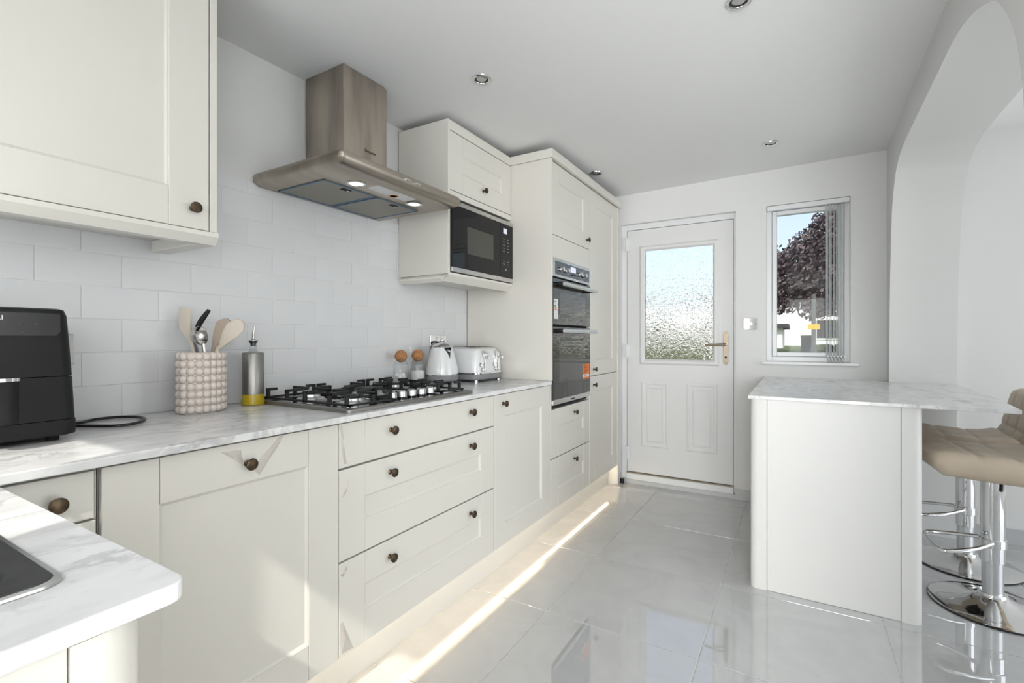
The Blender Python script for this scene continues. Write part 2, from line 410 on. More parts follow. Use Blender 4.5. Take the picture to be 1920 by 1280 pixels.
# ceiling, slightly out of level as in the photograph
c = [(x, y) for x, y in ((XW - 0.1, YN - 0.12), (-0.22, YN - 0.12), (-0.22, -4.05), (3.05, -4.05), (3.05, YB + 0.2), (XW - 0.1, YB + 0.2))]
ce = B().loft([[(x, y, ceil_z(x, y)) for x, y in c], [(x, y, 2.50) for x, y in c]]).build('ceiling', 'ceiling_paint'); struct(ce)

wl = B().box(XW - 0.12, XW, YN - 0.12, YB + 0.2, 0, 2.45).build('wall_left', 'wall_paint'); struct(wl)
B().box(XW, XW + 0.0058, YN, 2.5, WT - 0.02, 1.757).build('grout', 'splash_grout', wl)
tcache = {}
for r in range(9):
    z0 = WT + 0.1 * r; z1 = min(z0 + 0.1, 1.757)
    off = 0.477 if r % 2 == 0 else 0.578
    k = -5
    while True:
        y0 = off + 0.2 * k; y1 = y0 + 0.2; k += 1
        if y0 > 2.5: break
        if y1 < YN + 0.02: continue
        if z0 > 1.5 and y1 < 0.75: continue
        if z0 > 1.5 and y0 > 1.93: continue
        y0 = max(y0, YN); y1 = min(y1, 2.502)
        if y1 - y0 < 0.01: continue
        key = (round(y1 - y0, 3), round(z1 - z0, 3))
        if key not in tcache:
            hy, hz = key[0] / 2 - 0.0010, key[1] / 2 - 0.0011; d = 0.0014
            m = B(); m.loft([[(0, -hy, -hz), (0, hy, -hz), (0, hy, hz), (0, -hy, hz)], [(0.0072, -hy, -hz), (0.0072, hy, -hz), (0.0072, hy, hz), (0.0072, -hy, hz)],
                             [(0.0078, -hy + d, -hz + d), (0.0078, hy - d, -hz + d), (0.0078, hy - d, hz - d), (0.0078, -hy + d, hz - d)]])
            t = m.build('tile', 'splash_tile', origin=(0, 0, 0)); tcache[key] = t.data; bpy.data.objects.remove(t)
        share('tile', tcache[key], wl, (XW, (y0 + y1) / 2, (z0 + z1) / 2), (0, random.uniform(-0.0015, 0.0015), random.uniform(-0.001, 0.001)))

# back wall with the door and window openings
DX0, DX1, DZ = -1.226, -0.379, 2.075
WX0, WX1, WZ0, WZ1 = -0.183, 0.300, 1.0, 2.082
m = B(); t0, t1 = YB, YB + 0.16
m.box(XW, DX0, t0, t1, 0, 2.45).box(DX0, DX1, t0, t1, DZ, 2.45).box(DX1, WX0, t0, t1, 0, 2.45)
m.box(WX0, WX1, t0, t1, 0, WZ0).box(WX0, WX1, t0, t1, WZ1, 2.45).box(WX1, 0.80, t0, t1, 0, 2.45)
struct(m.build('wall_back', 'wall_paint'))
# arch wall between kitchen and dining room
prof = [(3.70, 0.0), (3.70, 0.95), (3.665, 1.4), (3.585, 1.87), (3.45, 2.06), (3.33, 2.122), (3.14, 2.15), (2.7, 2.147), (2.37, 2.142), (2.115, 2.136),
        (1.914, 2.103), (1.713, 2.029), (1.622, 1.957), (1.552, 1.867), (1.51, 1.768), (1.485, 1.65), (1.47, 1.4), (1.47, 0.0)]
pf = [(p.x, p.y) for p in smooth_path([(y, z, 0) for y, z in prof[1:-1]], 5)]
pf = [prof[0]] + pf + [prof[-1]]
T = 0.31; ZT = 2.45; n = len(pf)
m = B(); YA0, YA1 = 0.9, YB
V = []; F = []
for y, z in pf:
    for dx in (0, T): V.append((arch_x(y) + dx, y, z))
for y, z in pf:
    for dx in (0, T): V.append((arch_x(y) + dx, y, ZT))
for i in range(n - 1):
    a, b = 2 * i, 2 * (i + 1); o = 2 * n
    if i in (0, n - 2): continue
    F.append((a, a + 1, b + 1, b))                       # soffit and jambs
    F.append((a, b, o + b, o + a)); F.append((a + 1, o + a + 1, o + b + 1, b + 1))
    F.append((o + a, o + b, o + b + 1, o + a + 1))
m.add(V, F)
def skew_box(m, y0, y1, z0, z1, topfill=False):
    m.loft([[(arch_x(y0), y0, z), (arch_x(y0) + T, y0, z), (arch_x(y1) + T, y1, z), (arch_x(y1), y1, z)] for z in (z0, z1)])
for y0_, y1_ in ((3.70, YB), (YA0, 1.47)):
    skew_box(m, y0_, y1_, 0, ZT)
struct(m.build('wall_right', 'wall_paint', smooth=True), 'white wall with a wide rounded arch through to the dining room')
struct(B().box(0.72, 3.0, 0.9, 1.0, 0, 2.45).build('wall_dining_blocker', 'wall_paint'))  # unseen wall added to keep light from behind out of the dining room
struct(B().box(0.8, 3.1, YO, YO + 0.16, 0, 2.45).build('wall_dining_back', 'wall_paint'))
m = B(); m.box(3.0, 3.1, -4.0, 1.1, 0, 2.45).box(3.0, 3.1, 3.3, YO, 0, 2.45).box(3.0, 3.1, 1.1, 3.3, 2.2, 2.45).box(3.0, 3.1, 1.1, 3.3, 0, 0.25)
struct(m.build('wall_dining_side', 'wall_paint'))
# wall behind the camera with the sink window (two lights and a mullion)
m = B(); y0, y1 = YN - 0.12, YN; SX0, SX1, SZ0, SZ1 = -1.60, -0.61, 1.02, 1.955
m.box(XW, SX0, y0, y1, 0, 2.45).box(SX0, SX1, y0, y1, 0, SZ0).box(SX0, SX1, y0, y1, SZ1, 2.45).box(SX1, -0.34, y0, y1, 0, 2.45)
m.box(-0.34, -0.12, y0, y1, 0, 2.45)  # unseen stub lengthened to shade the end of the sink run
struct(m.build('wall_near', 'wall_paint'))
struct(B().box(-0.22, -0.12, -4.0, YN - 0.121, 0, 2.45).build('wall_lounge_left', 'wall_paint'))
m = B(); m.box(-0.22, 3.1, -4.1, -4.0, 2.3, 2.45).box(-0.22, -0.15, -4.1, -4.0, 0, 2.3).box(2.85, 3.1, -4.1, -4.0, 0, 2.3).box(-0.15, 2.85, -4.1, -4.0, 0, 0.3)  # unseen lounge end, its wide opening made up for the fill lamp
struct(m.build('wall_lounge_end', 'wall_paint'))
m = B(); m.box(-0.965, -0.885, y0 + 0.02, y1 - 0.02, SZ0, SZ1); m.box(SX0, SX1, y0 + 0.02, y1 - 0.02, SZ0, SZ0 + 0.04)
struct(m.build('window_2', 'upvc_white'))

# skirtings of grey tile
m = B(); m.box(DX1 - 0.002, -0.19, YB - 0.009, YB, 0, 0.078); m.box(XF, DX0 + 0.002, YB - 0.009, YB, 0, 0.078)
struct(m.build('baseboard_back', 'skirting_tile', bevel=0.001))
struct(B().box(0.80, 3.0, YO - 0.009, YO, 0, 0.09).build('baseboard_dining', 'skirting_tile', bevel=0.001))

# ------------------------------------------------------------------ back door
LX0, LX1, LZ0, LZ1 = -1.185, -0.398, 0.086, 2.028
door = struct(empty('door_1', ((LX0 + LX1) / 2, YD, 0)), 'white panelled back door with textured glass and brass handle')
GX0, GX1, GZ0, GZ1 = -1.049, -0.526, 0.985, 1.865
m = B(); m.box(DX0, LX0 - 0.004, YD - 0.004, YD + 0.06, 0.0, DZ).box(LX1 + 0.003, DX1, YD - 0.004, YD + 0.06, 0, DZ).box(LX0 - 0.004, LX1 + 0.003, YD - 0.004, YD + 0.06, LZ1 + 0.004, DZ)
m.box(LX0 - 0.004, LX1 + 0.003, YD - 0.03, YD + 0.06, 0.03, 0.075)
m.build('door_frame', 'upvc_white', door, bevel=0.002)
B().box(DX0, DX1, YB + 0.005, YD + 0.06, 0, 0.03).build('step_tile', 'skirting_tile', door)
B().box(LX0 - 0.004, LX1 + 0.003, YD - 0.012, YD + 0.04, 0.075, 0.083).build('threshold', 'brass', door, bevel=0.001)
m = B(); y0, y1 = YD, YD + 0.044
m.box(LX0, GX0, y0, y1, LZ0, LZ1).box(GX1, LX1, y0, y1, LZ0, LZ1).box(GX0, GX1, y0, y1, LZ0, GZ0).box(GX0, GX1, y0, y1, GZ1, LZ1)
leaf = m.build('leaf', 'door_white', door)
def rect_ring(m, x0, x1, z0, z1, w, yf, yb):      # raised moulding with sloped sides facing -y
    def R(d, y): return [(x0 + d, y, z0 + d), (x1 - d, y, z0 + d), (x1 - d, y, z1 - d), (x0 + d, y, z1 - d)]
    rs = [R(0, yb), R(w * 0.3, yf), R(w * 0.7, yf), R(w, yb)]
    m.loft(rs, True, False)
m = B(); rect_ring(m, -1.087, -0.493, 0.952, 1.897, 0.044, YD - 0.013, YD)
m.build('glazing_moulding', 'door_white', door)
for i, (x0, x1) in enumerate(((-1.074, -0.854), (-0.727, -0.505))):
    m = B(); rect_ring(m, x0, x1, 0.298, 0.822, 0.03, YD - 0.005, YD); rect_ring(m, x0 + 0.042, x1 - 0.042, 0.34, 0.78, 0.018, YD - 0.004, YD)
    m.build('panel_moulding', 'door_white', door)
B().box(GX0, GX1, YD + 0.014, YD + 0.020, GZ0, GZ1).build('glass_pane', 'obscure_glass', door)
for zc in (1.917, 1.059, 0.235):
    m = B(); m.box(LX0 - 0.026, LX0 - 0.004, YD - 0.016, YD - 0.004, zc - 0.055, zc + 0.055).box(LX0 + 0.002, LX0 + 0.024, YD - 0.014, YD, zc - 0.05, zc + 0.05)
    m.cyl((LX0 - 0.002, YD - 0.016, zc - 0.055), 0.008, 0.11, 10)
    m.build('hinge', 'upvc_white', door, bevel=0.001)
pl = B().prism(rrect(-0.464, -0.434, 0.968, 1.211, 0.014), 'y', YD - 0.009, YD).build('handle_plate', 'brass', door, bevel=0.002)
m = B(); m.tube([(-0.449, YD - 0.005, 1.115), (-0.449, YD - 0.05, 1.115), (-0.46, YD - 0.058, 1.115), (-0.585, YD - 0.052, 1.110)], [0.009, 0.009, 0.009, 0.007], 10)
m.build('lever', 'brass', pl, smooth=True)
B().cyl((-0.449, YD - 0.013, 1.02), 0.008, 0.006, 12, 'y').build('keyhole', 'black_matt', pl)
m = B(); m.cyl((-0.449, YD - 0.011, 1.195), 0.004, 0.004, 8, 'y').cyl((-0.449, YD - 0.011, 0.983), 0.004, 0.004, 8, 'y'); m.build('screws', 'bronze', pl)

# ------------------------------------------------------------------ kitchen window, sill and blind
win = struct(empty('window_1', ((WX0 + WX1) / 2, YB + 0.05, WZ0)), 'small white framed window looking onto the street')
fy0, fy1 = YB + 0.045, YB + 0.11
m = B(); fw = 0.032
m.box(WX0, WX0 + fw, fy0, fy1, WZ0, WZ1).box(WX1 - fw, WX1, fy0, fy1, WZ0, WZ1).box(WX0 + fw, WX1 - fw, fy0, fy1, WZ0, WZ0 + fw).box(WX0 + fw, WX1 - fw, fy0, fy1, WZ1 - fw, WZ1)
m.build('window_frame', 'upvc_white', win, bevel=0.002)
a = fw + 0.003; s = 0.028
m = B(); m.box(WX0 + a, WX0 + a + s, fy0 - 0.006, fy1 - 0.02, WZ0 + a, WZ1 - a).box(WX1 - a - s, WX1 - a, fy0 - 0.006, fy1 - 0.02, WZ0 + a, WZ1 - a)
m.box(WX0 + a + s, WX1 - a - s, fy0 - 0.006, fy1 - 0.02, WZ0 + a, WZ0 + a + s).box(WX0 + a + s, WX1 - a - s, fy0 - 0.006, fy1 - 0.02, WZ1 - a - s, WZ1 - a)
m.build('sash', 'upvc_white', win, bevel=0.003)
B().box(WX0 + a + s, WX1 - a - s, fy0 + 0.02, fy0 + 0.026, WZ0 + a + s, WZ1 - a - s).build('pane', 'pane_glass', win)
B().box(WX0 - 0.028, WX1 + 0.048, YB - 0.022, YB - 0.0005, WZ0 - 0.022, WZ0 - 0.001).build('window_sill', 'upvc_white', win, bevel=0.004)
bl = thing('vertical_blind', (0.05, YB + 0.02, WZ0), 'white vertical blind drawn back to the right side of the window', 'blind')
B().box(WX0 + 0.004, WX1 - 0.004, YB + 0.004, YB + 0.036, WZ1 - 0.034, WZ1 - 0.002).build('headrail', 'upvc_white', bl, bevel=0.003)
for i in range(6):
    x = 0.172 + i * 0.0185; m = B(); ring = []; tilt = 0.016 + 0.006 * math.sin(i * 2.3)
    for k in range(7):
        u = k / 6 - 0.5; ring.append((x + 0.004 * (1 - 4 * u * u) + u * tilt, YB - 0.004 + u * 0.080))
    R0 = [(px, py, WZ0 + 0.045) for px, py in ring] + [(px + 0.0007, py, WZ0 + 0.045) for px, py in reversed(ring)]
    R1 = [(p[0], p[1], WZ1 - 0.05) for p in R0]
    m.loft([R0, R1]); sl = m.build('slat', 'blind_fabric', bl, smooth=True)
    B().box(x - 0.001, x + 0.005, YB - 0.036, YB + 0.02, WZ0 + 0.028, WZ0 + 0.045).build('weight', 'upvc_white', sl)
    B().tube([(x + 0.003, YB - 0.004, WZ1 - 0.05), (x + 0.003, YB + 0.01, WZ1 - 0.03)], 0.003, 6).build('carrier', 'grey_plastic', sl)
    if i < 5:
        B().tube(smooth_path([(x + 0.002, YB - 0.038, WZ0 + 0.036), (x + 0.006, YB - 0.04, WZ0 + 0.002), (x + 0.014, YB - 0.04, WZ0 + 0.002), (x + 0.019, YB - 0.038, WZ0 + 0.036)], 5), 0.002, 6).build('chain', 'grey_plastic', sl)

# ------------------------------------------------------------------ shared cabinet parts
kb = B().lathe([(0.0085, 0), (0.0085, 0.002), (0.0055, 0.005), (0.0048, 0.012), (0.007, 0.017), (0.0145, 0.0195), (0.0158, 0.0225), (0.015, 0.0255), (0.010, 0.0275), (0.0005, 0.028)], (0, 0, 0), 20, 'x').build('knob', 'bronze', origin=(0, 0, 0), smooth=True)
KNOB = kb.data; bpy.data.objects.remove(kb)
def shaker(parent, name, X, y0, y1, z0, z1, st=0.105, rt=None, rb=None, knobs=(), slab=False, mat='cream_cabinet', th=0.02):
    g = 0.0016; y0 += g; y1 -= g; z0 += g; z1 -= g; j = 0.0007
    rt = st if rt is None else rt; rb = st if rb is None else rb
    m = B(); m.box(X - th, X, y0, y0 + st, z0, z1).box(X - th, X, y1 - st, y1, z0, z1)
    if slab: m.box(X - th, X, y0 + st + j, y1 - st - j, z0, z1)
    else: m.box(X - th, X, y0 + st + j, y1 - st - j, z1 - rt, z1).box(X - th, X, y0 + st + j, y1 - st - j, z0, z0 + rb)
    o = m.build(name, mat, parent, bevel=0.0014)
    if not slab:
        a0, a1, b0, b1 = y0 + st + j, y1 - st - j, z0 + rb, z1 - rt; d = 0.0075
        B().loft([[(X - th + 0.003, a0, b0), (X - th + 0.003, a1, b0), (X - th + 0.003, a1, b1), (X - th + 0.003, a0, b1)],
                  [(X - 0.0035, a0, b0), (X - 0.0035, a1, b0), (X - 0.0035, a1, b1), (X - 0.0035, a0, b1)],
                  [(X - 0.0085, a0 + d, b0 + d), (X - 0.0085, a1 - d, b0 + d), (X - 0.0085, a1 - d, b1 - d), (X - 0.0085, a0 + d, b1 - d)]]).build('panel', mat, o)
    for ky, kz in knobs: share('knob', KNOB, o, (X, ky, kz))
    return o

# ------------------------------------------------------------------ base units of the left run
def base_unit(name, y0, y1, label, cat='cabinet', z0=0.15, z1=0.889):
    r = thing(name, (-1.5, (y0 + y1) / 2, z0), label, cat)
    B().box(-1.80, XF - 0.021, y0 + 0.001, y1 - 0.001, z0 + 0.012, z1).build('carcass', 'cream_panel', r)
    return r
cu = base_unit('corner_cabinet', -0.37, 0.424, 'cream corner base cabinet with a narrow drawer beside the sink run')
shaker(cu, 'drawer', XF - 0.006, 0.232, 0.420, 0.785, 0.884, slab=True, st=0.002, knobs=((0.354, 0.832),), mat='cream_cabinet_drawer')
shaker(cu, 'door', XF - 0.006, 0.232, 0.420, 0.152, 0.783, st=0.06)
dw = base_unit('integrated_dishwasher', 0.424, 1.021, 'wide cream shaker door with a single centred knob left of the drawers')
dw['category'] = 'dishwasher'
dwd = shaker(dw, 'door', XF, 0.424, 1.021, 0.15, 0.887, rt=0.105, rb=0.105, knobs=((0.73, 0.829),))
du = base_unit('drawer_cabinet', 1.021, 1.916, 'cream three-drawer base cabinet under the gas hob')
dd1 = shaker(du, 'drawer', XF, 1.021, 1.916, 0.744, 0.887, slab=True, knobs=((1.246, 0.833), (1.726, 0.833)), mat='cream_cabinet_drawer')
dd2 = shaker(du, 'drawer', XF, 1.021, 1.916, 0.452, 0.741, knobs=((1.243, 0.686), (1.726, 0.686)), mat='cream_cabinet_drawer')
dd3 = shaker(du, 'drawer', XF, 1.021, 1.916, 0.15, 0.450, knobs=((1.240, 0.390), (1.726, 0.390)), mat='cream_cabinet_drawer')
# creased protective film still stuck to the fronts
def crease(o, poly):
    cy = sum(p[0] for p in poly) / len(poly); cz = sum(p[1] for p in poly) / len(poly); n_ = len(poly)
    V = [(XF + 0.0004, y, z) for y, z in poly] + [(XF + 0.0042, cy, cz)]
    B().add(V, [(k, (k + 1) % n_, n_) for k in range(n_)]).build('film_crease', 'film', o)
crease(dwd, [(0.665, 0.87), (0.714, 0.868), (0.721, 0.826)]); crease(dwd, [(0.743, 0.813), (0.821, 0.884), (0.834, 0.885), (0.815, 0.855), (0.763, 0.790)])
crease(dd1, [(1.027, 0.877), (1.034, 0.885), (1.038, 0.825), (1.052, 0.757), (1.04, 0.758)]); crease(dd3, [(1.027, 0.26), (1.036, 0.264), (1.078, 0.16), (1.032, 0.164)])
crease(dd3, [(1.027, 0.413), (1.052, 0.433), (1.054, 0.422), (1.036, 0.403)]); crease(dd2, [(1.032, 0.651), (1.057, 0.703), (1.069, 0.712), (1.048, 0.663)])
sd = base_unit('single_door_cabinet', 1.916, 2.523, 'cream single-door base cabinet between the drawers and the oven tower')
shaker(sd, 'door', XF, 1.918, 2.522, 0.15, 0.887, knobs=((1.998, 0.840),))

# plinth with light strip
pl = thing('plinth', (-1.3, 1.9, 0), 'long cream plinth lit by a warm strip under the base cabinets', 'plinth')
B().box(-1.315, -1.297, 0.0, 3.70, 0.0, 0.148).build('kickboard', 'cream_panel', pl)
B().box(-1.2945, -1.2885, 0.25, 3.69, 0.146, 0.1495).build('light_strip', 'led', pl)

# worktops
def marble_top(name, poly, z0, z1, label): return tag(B().prism(poly, 'z', z0, z1).build(name, 'marble', bevel=0.002), label, 'worktop')
marble_top('worktop', [(-1.21, 0.262), (-1.21, 2.503), (-1.8095, 2.503), (-1.8095, YN + 0.002), (-1.2101, YN + 0.002)], 0.892, WT, 'long marble-effect worktop running under the hob along the tiled wall')
m = B(); zz = (0.892, WT); NX1 = -0.524; NY1 = 0.253; HX0, HX1, HY0, HY1 = -1.18, -0.645, -0.26, 0.165
cr = [(NX1 - 0.02 + 0.02 * math.sin(a), NY1 - 0.02 + 0.02 * math.cos(a)) for a in [PI / 2 * k / 6 for k in range(7)]]
outer = [(-1.209, YN + 0.002), (-1.209, NY1)] + cr + [(NX1, YN + 0.002)]
hole = [(HX0, HY0), (HX0, HY1), (HX1, HY1), (HX1, HY0)]
for z in zz:
    m.add([(x, y, z) for x, y in [outer[0], outer[1], hole[1], hole[0]]], [(0, 1, 2, 3)])
    m.add([(x, y, z) for x, y in [outer[1]] + cr + [hole[2], hole[1]]], [tuple(range(len(cr) + 3))])
    m.add([(x, y, z) for x, y in [cr[-1], outer[-1], hole[3], hole[2]]], [(0, 1, 2, 3)])
    m.add([(x, y, z) for x, y in [outer[-1], outer[0], hole[0], hole[3]]], [(0, 1, 2, 3)])
for ring in (outer, hole):
    k = len(ring); m.add([(x, y, z) for z in zz for x, y in ring], [(i, (i + 1) % k, k + (i + 1) % k, k + i) for i in range(k)])
nw = m.build('sink_worktop', 'marble')
bm = bmesh.new(); bm.from_mesh(nw.data); bmesh.ops.remove_doubles(bm, verts=bm.verts, dist=1e-5); bmesh.ops.recalc_face_normals(bm, faces=bm.faces); bm.to_mesh(nw.data); bm.free()
bv = nw.modifiers.new('bevel', 'BEVEL'); bv.width = 0.002; bv.segments = 2; bv.limit_method = 'ANGLE'; bv.angle_limit = math.radians(50)
tag(nw, 'marble-effect worktop with a rounded corner around the dark sink', 'worktop')
# sink
sk = thing('sink', (-0.91, -0.05, 0.74), 'dark inset sink in the nearest worktop', 'sink')
m = B()
R = lambda x0, x1, y0, y1, r, z: [(x, y, z) for x, y in rrect(x0, x1, y0, y1, r)]
m.loft([R(-1.20, -0.622, -0.28, 0.185, 0.02, WT + 0.0008), R(-1.197, -0.625, -0.277, 0.182, 0.02, WT + 0.005), R(-1.175, -0.652, -0.25, 0.158, 0.03, WT + 0.004),
        R(-1.165, -0.662, -0.24, 0.148, 0.03, 0.895), R(-1.16, -0.668, -0.235, 0.142, 0.05, 0.76), R(-1.10, -0.72, -0.18, 0.09, 0.05, 0.745)], True, False)
m.add(R(-1.10, -0.72, -0.18, 0.09, 0.05, 0.745), [tuple(range(24))])
m.build('bowl', 'dark_sink', sk, smooth=True)
m = B(); m.loft([R(-1.204, -0.618, -0.284, 0.189, 0.022, WT + 0.0006), R(-1.203, -0.619, -0.283, 0.188, 0.022, WT + 0.003), R(-1.198, -0.624, -0.278, 0.183, 0.02, WT + 0.004), R(-1.198, -0.624, -0.278, 0.183, 0.02, WT + 0.0006)], True, False)
m.build('rim', 'satin_metal', sk, smooth=True)
B().cyl((-0.91, -0.045, 0.7452), 0.045, 0.003, 24).build('drain', 'chrome', sk, smooth=True)
# sink run end
se = thing('sink_cabinet', (-0.87, -0.08, 0), 'white sink base cabinet with a curved end post in the near corner', 'cabinet')
B().box(-1.20, -0.553, YN + 0.01, 0.205, 0.15, 0.70).build('carcass', 'cream_panel', se)
B().box(-1.20, -0.60, 0.206, 0.226, 0.15, 0.889).build('front', 'cream_cabinet', se, bevel=0.0015)
B().box(-0.552, -0.534, YN + 0.01, 0.1615, 0.0, 0.889).build('end_panel', 'cream_cabinet', se, bevel=0.001)
cp = [(-0.598, 0.162), (-0.531, 0.162)] + [(-0.531 - 0.05 + 0.05 * math.cos(a), 0.182 + 0.045 * math.sin(a)) for a in [PI / 2 * k / 8 for k in range(9)]] + [(-0.598, 0.227)]
B().prism(cp, 'z', 0.0, 0.889).build('curved_post', 'cream_cabinet', se, smooth=True)

# ------------------------------------------------------------------ tall units
tw = thing('oven_housing', (-1.5, 2.83, 0), 'cream oven tower with a cupboard above the double oven and two drawers below', 'cabinet')
B().box(XT + 0.001, -1.216, 2.505, 2.524, WT + 0.0005, 2.197).build('end_panel', 'cream_cabinet', tw, bevel=0.001)
m = B(); m.box(-1.80, XF - 0.021, 2.526, 3.128, 0.15, 0.735).box(-1.80, XF - 0.021, 2.526, 3.128, 1.636, 2.195).box(-1.80, -1.78, 2.526, 3.128, 0.735, 1.636)
m.box(-1.78, XF - 0.002, 2.526, 2.541, 0.735, 1.64).box(-1.78, XF - 0.002, 3.131, 3.137, 0.735, 1.64)
m.build('carcass', 'cream_panel', tw)
shaker(tw, 'door', XF, 2.526, 3.132, 1.768, 2.195, knobs=((3.083, 1.826),))
B().box(XF - 0.02, XF, 2.5276, 3.1304, 1.634, 1.766).build('filler_panel', 'cream_cabinet', tw, bevel=0.0014)
shaker(tw, 'drawer', XF, 2.526, 3.132, 0.452, 0.741, knobs=((2.871, 0.687),), mat='cream_cabinet_drawer')
shaker(tw, 'drawer', XF, 2.526, 3.132, 0.15, 0.450, knobs=((2.867, 0.389),), mat='cream_cabinet_drawer')
m = B(); m.box(XT + 0.001, -1.205, 2.497, 2.523, 2.198, 2.248).box(-1.232, -1.205, 2.5231, 3.752, 2.198, 2.248); m.box(-1.80, -1.2325, 2.5235, 3.74, 2.2, 2.225)
m.build('cornice', 'cream_cabinet_drawer', tw, bevel=0.002)
ld = thing('larder_cabinet', (-1.5, 3.43, 0), 'tall cream two-door larder unit beside the back door', 'cabinet')
B().box(-1.80, XF - 0.021, 3.139, 3.722, 0.15, 2.195).build('carcass', 'cream_panel', ld)
shaker(ld, 'door', XF, 3.138, 3.722, 0.898, 2.195, knobs=((3.213, 0.942),))
shaker(ld, 'door', XF, 3.138, 3.722, 0.15, 0.896, knobs=((3.213, 0.833),))
B().box(-1.80, -1.222, 3.7235, 3.742, 0.0, 2.195).build('end_panel', 'cream_cabinet', ld, bevel=0.001)

# ------------------------------------------------------------------ double oven
ov = thing('double_oven', (-1.4, 2.836, 0.745), 'built-in steel and black glass double oven with an orange sticker', 'oven')
OY0, OY1 = 2.5425, 3.129; OX = -1.222
B().box(-1.77, OX - 0.026, OY0 + 0.004, OY1 - 0.004, 0.747, 1.632).build('cavity', 'black_matt', ov)
cpn = B().box(OX - 0.025, OX - 0.002, OY0, OY1, 1.522, 1.632).build('control_panel', 'steel', ov, bevel=0.002)
B().box(OX - 0.004, OX + 0.0005, OY0 + 0.036, OY1 - 0.02, 1.538, 1.616).build('control_glass', 'oven_glass', cpn, bevel=0.001)
for ky in (2.655, 2.735, 2.945, 3.02): B().lathe([(0.017, 0), (0.017, 0.004), (0.0145, 0.006), (0.0135, 0.02), (0.0005, 0.021)], (OX, ky, 1.575), 16, 'x').build('dial', 'satin_metal', cpn, smooth=True)
B().box(OX, OX + 0.0015, 2.795, 2.875, 1.573, 1.606).build('clock', 'display_glow', cpn)
for ky in (2.81, 2.835, 2.86): B().cyl((OX, ky, 1.557), 0.005, 0.005, 10, 'x').build('button', 'black_gloss', cpn)
def oven_door(z0, z1, wz0, wz1, hz, strip):
    d = B().box(OX - 0.024, OX, OY0, OY1, z0 + strip, z1).build('door', 'oven_glass', ov, bevel=0.002)
    B().box(OX, OX + 0.0006, 2.634, 3.038, wz0, wz1).build('window', 'oven_window', d)
    h = B().tube([(OX + 0.048, OY0 + 0.035, hz), (OX + 0.048, OY1 - 0.01, hz)], 0.0125, 14).build('handle', 'satin_metal', d, smooth=True)
    B().tube([(OX, OY0 + 0.035, hz), (OX + 0.052, OY0 + 0.035, hz)], 0.013, 12).build('handle_bracket', 'black_gloss', d, smooth=True)
    B().tube([(OX, OY1 - 0.035, hz), (OX + 0.05, OY1 - 0.035, hz)], 0.011, 12).build('handle_bracket', 'black_gloss', d, smooth=True)
    return d
d1 = oven_door(1.238, 1.512, 1.305, 1.432, 1.477, 0.0)
d2 = oven_door(0.795, 1.226, 0.893, 1.143, 1.202, 0.0)
sp = B().box(OX - 0.024, OX, OY0, OY1, 0.765, 0.795).build('trim_strip', 'steel', ov, bevel=0.0015)
text_into('lettering', 'Hotpoint', 0.016, 'dark_print', sp, (OX + 0.0006, 2.80, 0.774), 'x')
en = B().box(OX, OX + 0.0008, 2.552, 2.610, 1.272, 1.389).build('energy_label', 'white_print', d1)
for k, (z, mt) in enumerate(((1.372, 'dark_print'), (1.345, 'leaf_green'), (1.335, 'sign_yellow'), (1.325, 'orange_print'))): B().box(OX + 0.0008, OX + 0.0011, 2.560, 2.575 + 0.006 * k, z, z + 0.006).build('print_bar', mt, en)
stk = B().box(OX, OX + 0.0008, 2.990, 3.108, 0.888, 0.987).build('sticker', 'orange_print', d2)
B().box(OX + 0.0008, OX + 0.0011, 2.993, 3.105, 0.900, 0.918).build('print_band', 'white_print', stk)
for k in range(5): B().box(OX + 0.0008, OX + 0.0011, 3.015, 3.06 + 0.02 * (k % 2), 0.932 + 0.010 * k, 0.935 + 0.010 * k).build('print_line', 'dark_print', stk)
text_into('lettering', '10 YEAR', 0.013, 'grey_print', stk, (OX + 0.0013, 3.015, 0.904), 'x')

# ------------------------------------------------------------------ wall cabinets
XU = -1.484
mc = thing('microwave_cabinet', (-1.65, 2.19, 1.46), 'cream wall cabinet housing the black microwave', 'cabinet')
m = B(); m.box(XT + 0.001, XU + 0.002, 1.890, 1.908, 1.478, 2.243).box(XT + 0.001, XU - 0.021, 1.9085, 2.503, 1.872, 2.188).box(XT + 0.001, XU, 1.9085, 2.503, 1.466, 1.486).box(XT + 0.001, -1.79, 1.9085, 2.503, 1.486, 1.872)
m.box(XU - 0.021, XU, 1.9085, 2.503, 1.866, 1.896)
m.build('carcass', 'cream_cabinet', mc, bevel=0.001)
shaker(mc, 'door', XU, 1.9085, 2.503, 1.898, 2.192, st=0.105, rt=0.1, rb=0.1, knobs=((2.204, 1.965),), mat='cream_cabinet_drawer')
m = B(); m.box(XU - 0.02, XU + 0.003, 1.9085, 2.496, 2.194, 2.243).box(XT + 0.001, XU - 0.0205, 1.9085, 2.495, 2.196, 2.22)
m.build('cornice', 'cream_cabinet_drawer', mc, bevel=0.002)
m = B(); m.prism([(XU + 0.008, 1.484), (XU + 0.008, 1.472), (XU - 0.022, 1.440), (XU - 0.04, 1.440), (XU - 0.04, 1.465), (XU + 0.0025, 1.465), (XU + 0.0025, 1.484)], 'y', 1.886, 2.503)
m.prism([(1.886, 1.465), (1.886, 1.455), (1.90, 1.440), (1.925, 1.440), (1.925, 1.465)], 'x', XT + 0.001, XU - 0.0405)
m.build('light_rail', 'cream_cabinet_drawer', mc)
uc = thing('wall_cabinet', (-1.65, 0.49, 1.42), 'large cream wall cabinet with shaker door in the upper left corner', 'cabinet')
m = B(); m.box(XT + 0.001, XU + 0.001, 0.770, 0.790, 1.466, 2.19).box(XT + 0.001, XU - 0.021, 0.17, 0.7695, 1.47, 2.19)
m.build('carcass', 'cream_cabinet', uc, bevel=0.001)
